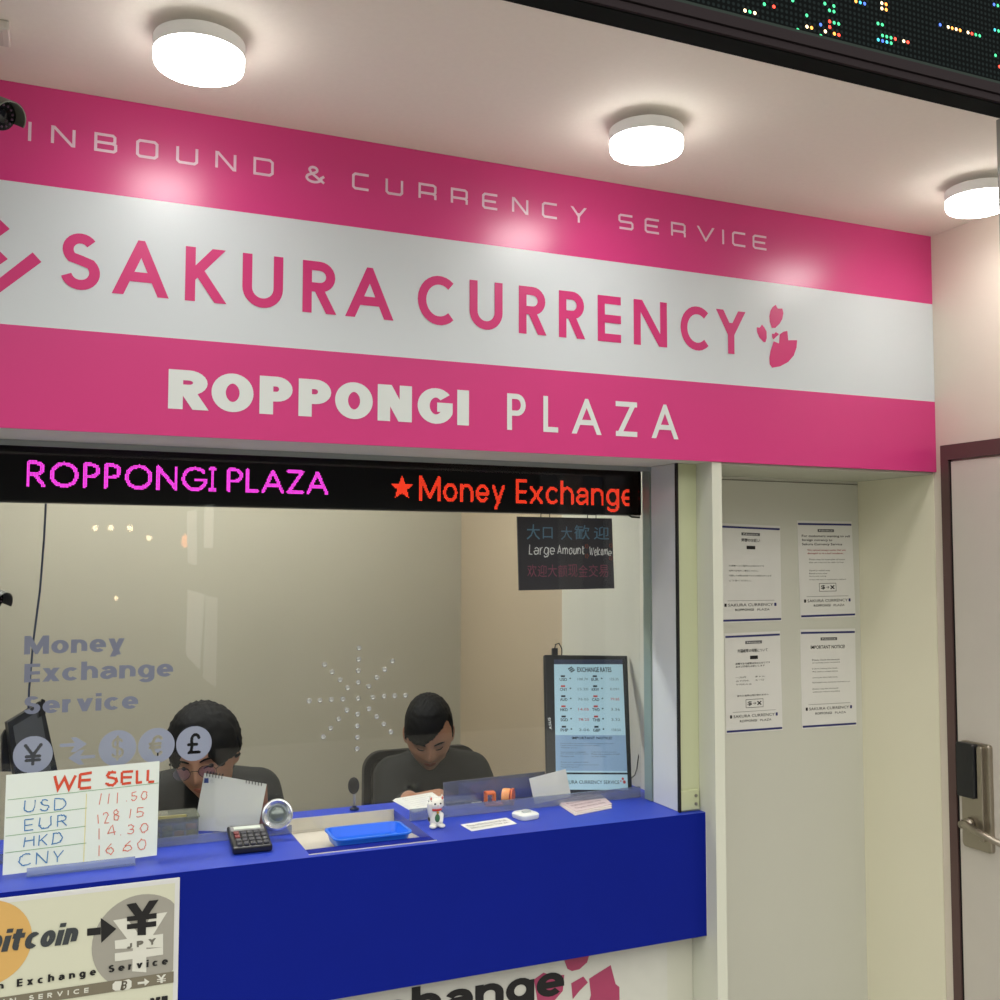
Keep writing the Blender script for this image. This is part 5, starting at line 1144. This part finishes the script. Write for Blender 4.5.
    for s in (-1, 1):
        brow.tube([W((s*a, hy(s*a, b)-.0015, b)) for a, b in ((.014, .0175), (.026, .0215), (.038, .0215), (.047, .0165))], [.0018, .0026, .0024, .0012], 6)
        lash.tube([W((s*a, hy(s*a, b)-.0035, b)) for a, b in ((.019, -.003), (.026, -.0045 if pitch > 20 else -.001), (.034, -.0045 if pitch > 20 else -.0005), (.042, -.0015))], [.001, .0017, .0017, .001], 6)
        if pitch <= 20: eye.ell(W((s*.031, hy(s*.031, -.003)+.0075, -.0035)), (.0115*hs,)*3)
    brow.build('eyebrow', hm, root); lash.build('eyelash', hm, root)
    if eye.v: eye.build('eye', mat('eye_dark', (60, 52, 48), .2), root, smooth=True)
    lip.tube([W((a, hy(a, b)-.0008, b)) for a, b in ((-.022, -.0605), (-.01, -.058), (0, -.0592), (.01, -.058), (.022, -.0605))], [.0012, .003, .003, .003, .0012], 8)
    lip.tube([W((a, hy(a, b)-.0008, b)) for a, b in ((-.019, -.062), (-.009, -.0668), (0, -.068), (.009, -.0668), (.019, -.062))], [.0012, .0034, .0038, .0034, .0012], 8)
    lip.build('lips', mat('lips_'+hair, tuple(int(c*f) for c, f in zip(skin_c, (.86, .66, .64))), .5), root, smooth=True)
    if glasses:
        gm = MB(); ln_ = MB()
        for s in (-1, 1):
            cxx, cz = s*.033, -.004; yy = -.108; ring = [W((cxx+.0225*math.cos(2*PI*k/24), yy+.004*abs(math.cos(2*PI*k/24)), cz+.0165*math.sin(2*PI*k/24))) for k in range(25)]
            gm.tube(ring, .0009, 6, cap=False); ln_.poly([W((cxx+.021*math.cos(2*PI*k/24), yy+.002, cz+.015*math.sin(2*PI*k/24))) for k in range(24)])
            gm.tube([W((s*.055, -.104, .0)), W((s*.074, -.06, .002)), W((s*.079, .01, .002))], .001, 6)
        gm.tube([W((-.011, -.108, .0)), W((0, -.111, .003)), W((.011, -.108, .0))], .001, 6)
        gm.build('glasses', mat('glasses_frame', (70, 66, 62), .3, metal=.6), root, smooth=True)
        ln_.build('lens', clear('violet_glint_lens', (236, 230, 246), 1.9, .05, .1, (60, 50, 190)), root)  # violet haze in the lens colour stands for its purple reflection
    return root
# right clerk, looking down at his papers
YR = .93
hcR = SY(YR).hit(429, 734.5)
shR = SY(YR+.1).hit(470, 772); shL = SY(YR+.1).hit(394, 777)
wR1 = SY(.66).hit(409, 800); wR2 = SY(.66).hit(450, 808)
person('young clerk with short swept black hair and black shirt, looking down at papers', hcR, -17, 24, -2, .91, shL, shR, (1.06, 1.16, .53),
       [(shL[0]-.03, YR-.02, .70), (shR[0]+.05, YR-.02, .70)], [wR1, wR2],
       [((.75, -.35, .12), (.1, -.2, 1), (0, -1, .3), 28, .95), ((-.55, -.5, .42), (.3, -.3, 1), (-1, 0, 0), 40, .9)], 'short', (172, 124, 98), False, (1.06, 1.0, 0), 0)
# left clerk leaning forward in glasses
YL = .80
hcL = SY(YL).hit(205, 755)
s1 = SY(YL+.13).hit(142, 800); s2 = SY(YL+.13).hit(258, 791)
person('clerk with tousled dark hair and glasses leaning forward behind the desk calendar', hcL, -22, 12, -7, 1.0, s1, s2, (.36, 1.12, .5),
       [(s1[0]-.06, .84, .74), (s2[0]+.03, .82, .74)], [(.2, .6, .72), (.46, .6, .72)],
       [((.3, -.8, 0), (0, 0, 1), (1, 0, 0), 25, .95), ((-.2, -.8, 0), (0, 0, 1), (-1, 0, 0), 25, .95)], 'messy', (184, 138, 112), True, (.36, .9, 0), 0)
# ------------------------------------------------------------------ office chair behind the right clerk
oc = thing('office_chair', 'black mesh back office chair behind the clerk looking down at papers', 'chair', (1.06, 1.2, 0))
YC = 1.225; SCh = SY(YC); bl_c = SCh.uv(363, 752); br_c = SCh.uv(466, 748)
u0, u1, vt = bl_c[0], br_c[0]+.035, bl_c[1]
def rr2(u0, u1, v0, v1, r, n=6):
    o = []
    for a, b, a0 in ((u1-r, v1-r, 0), (u0+r, v1-r, 90), (u0+r, v0+r, 180), (u1-r, v0+r, 270)): o += [(a+r*math.cos(math.radians(a0+90*k/n)), b+r*math.sin(math.radians(a0+90*k/n))) for k in range(n+1)]
    return o
o_ = rr2(u0, u1, .5, vt, .06); i_ = rr2(u0+.022, u1-.022, .52, vt-.022, .045)
mb = MB(); n = len(o_); A = [SCh.at(a, b, .012) for a, b in o_]; B = [SCh.at(a, b, .012) for a, b in i_]; C_ = [SCh.at(a, b, -.012) for a, b in i_]; D_ = [SCh.at(a, b, -.012) for a, b in o_]
mb.loft([A, B, C_, D_, A], cap=False); mb.build('back_frame', black_m, oc, smooth='auto')
mb = MB(); mb.prism(i_, SCh, -.003, .002); mb.build('backrest', mat('black_mesh_fabric', (30, 30, 32), .8, alpha=.82, scale=300, var=.3), oc)
xc = (u0+u1)/2
mb = MB(); mb.box(xc-.23, xc+.23, .98, 1.2, .4, .4) if 0 else mb.loft([rrect(xc-.23, xc+.23, .78, 1.2, .36, .06), rrect(xc-.24, xc+.24, .77, 1.21, .38, .07), rrect(xc-.22, xc+.22, .79, 1.19, .395, .06)]); mb.build('seat', mat('seat_fabric', (28, 28, 32), .9), oc)
MB().tube([(xc, 1.0, .36), (xc, 1.0, .1)], .025, 12).build('gas_column', steel_m, oc)
MB().tube([(xc, 1.1, .36), (xc, 1.26, .38), (xc, 1.25, .56)], .016, 8).build('back_support', black_m, oc)
for k in range(5):
    a = 2*PI*k/5+.3; e = (xc+.27*math.cos(a), 1.0+.27*math.sin(a), .075)
    lg_ = MB().tube([(xc, 1.0, .11), e], [.022, .014], 8).build('leg', black_m, oc)
    MB().lathe((e[0]-.012, e[1], .03), (1, 0, 0), [(0, .024), (.004, .03), (.02, .03), (.024, .024)], 16).build('caster', black_m, lg_)
sto = thing('stool', 'round black stool under the clerk with glasses', 'stool', (.36, 1.12, 0))
MB().lathe((.36, 1.1, .33), (0, 0, 1), [(0, .15), (.01, .17), (.04, .17), (.05, .15)], 28).build('seat', black_m, sto)
MB().tube([(.36, 1.1, .33), (.36, 1.1, .02)], .025, 12).build('column', steel_m, sto)
MB().lathe((.36, 1.1, 0), (0, 0, 1), [(0, .2), (.015, .19), (.03, .03)], 28).build('base', black_m, sto)
# ------------------------------------------------------------------ night street: bright upper sky added as fill light, dark at eye level
w = bpy.data.worlds.new('world'); bpy.context.scene.world = w; w.use_nodes = True; nt = w.node_tree
bg = nt.nodes['Background']; tc = nt.nodes.new('ShaderNodeTexCoord'); sx = nt.nodes.new('ShaderNodeSeparateXYZ'); cr = nt.nodes.new('ShaderNodeValToRGB')
nt.links.new(tc.outputs['Generated'], sx.inputs[0]); nt.links.new(sx.outputs['Z'], cr.inputs[0]); nt.links.new(cr.outputs[0], bg.inputs[0])
e = cr.color_ramp.elements; e[0].position = .0; e[0].color = (.03, .03, .032, 1); e[1].position = .42; e[1].color = (1, .97, .9, 1)
a = e.new(.17); a.color = (.04, .04, .045, 1)
bg.inputs[1].default_value = 2.5

# across the street: what the window glass mirrors faintly
struct('wall_street', MB().box(-1.6, 4.2, -6.4, -6.3, 0, 2.7), mat('dark_street_wall', (26, 25, 26), .9, scale=3, var=.4))
def mirrored(px, py, Y):
    p = SY(2*GY-Y).hit(px, py); return np.array((p[0], Y, p[2]))
for k, (x, y, c, r) in enumerate(((95, 528, 'w', .022), (111, 528, 'w', .022), (130, 528, 'w', .022), (149, 538, 'w', .02), (185, 541, 'o', .028), (116, 598, 'w', .016))):
    p = mirrored(x, y, -6.2); t = thing('wall_lamp', ['small round wall lamp across the street, mirrored in the window left of centre', 'orange round wall lamp across the street, mirrored in the window'][c == 'o'], 'lamp', p, 'small wall lamps across the street')
    mb = MB(); mb.ell(p, (r, r, r*(1 if c == 'w' else 2)), 14, 10); mb.build('bulb', mat('bulb_'+c, (255, 232, 190) if c == 'w' else (255, 150, 80), .5, emit=16 if c == 'w' else 6), t)
    MB().tube([p+(0, -r*.7, 0), (p[0], -6.3, p[2])], .008, 8).build('bracket', black_m, t)
board = thing('poster_board', 'tall unseen board of pale posters, made to glow for its reflection in the window', 'board', (1.0, -3.3, 0))  # posters known by reflection; glow added so the glass shows them
for i, (q, em) in enumerate(((((187, 512), (197, 509), (197, 566), (188, 562)), .9), (((205, 505), (214, 504), (213, 548), (204, 548)), 1.2), (((188, 590), (205, 594), (200, 670), (186, 655)), 1.0), (((206, 596), (218, 598), (216, 688), (203, 678)), .55))):
    mb = MB(); P_ = [mirrored(a, b, -3.3) for a, b in q]; mb.poly(P_[::-1]); mb.poly([p-np.array((0, .01, 0)) for p in P_]); mb.build('lit_panel', mat('poster_glow_%d' % i, (225, 232, 225), .6, emit=em, scale=8, var=.3), board)
xs = [mirrored(200, 600, -3.3)[0]]
MB().box(xs[0]-.06, xs[0]+.1, -3.34, -3.315, 0, 2.1).build('post', black_m, board)
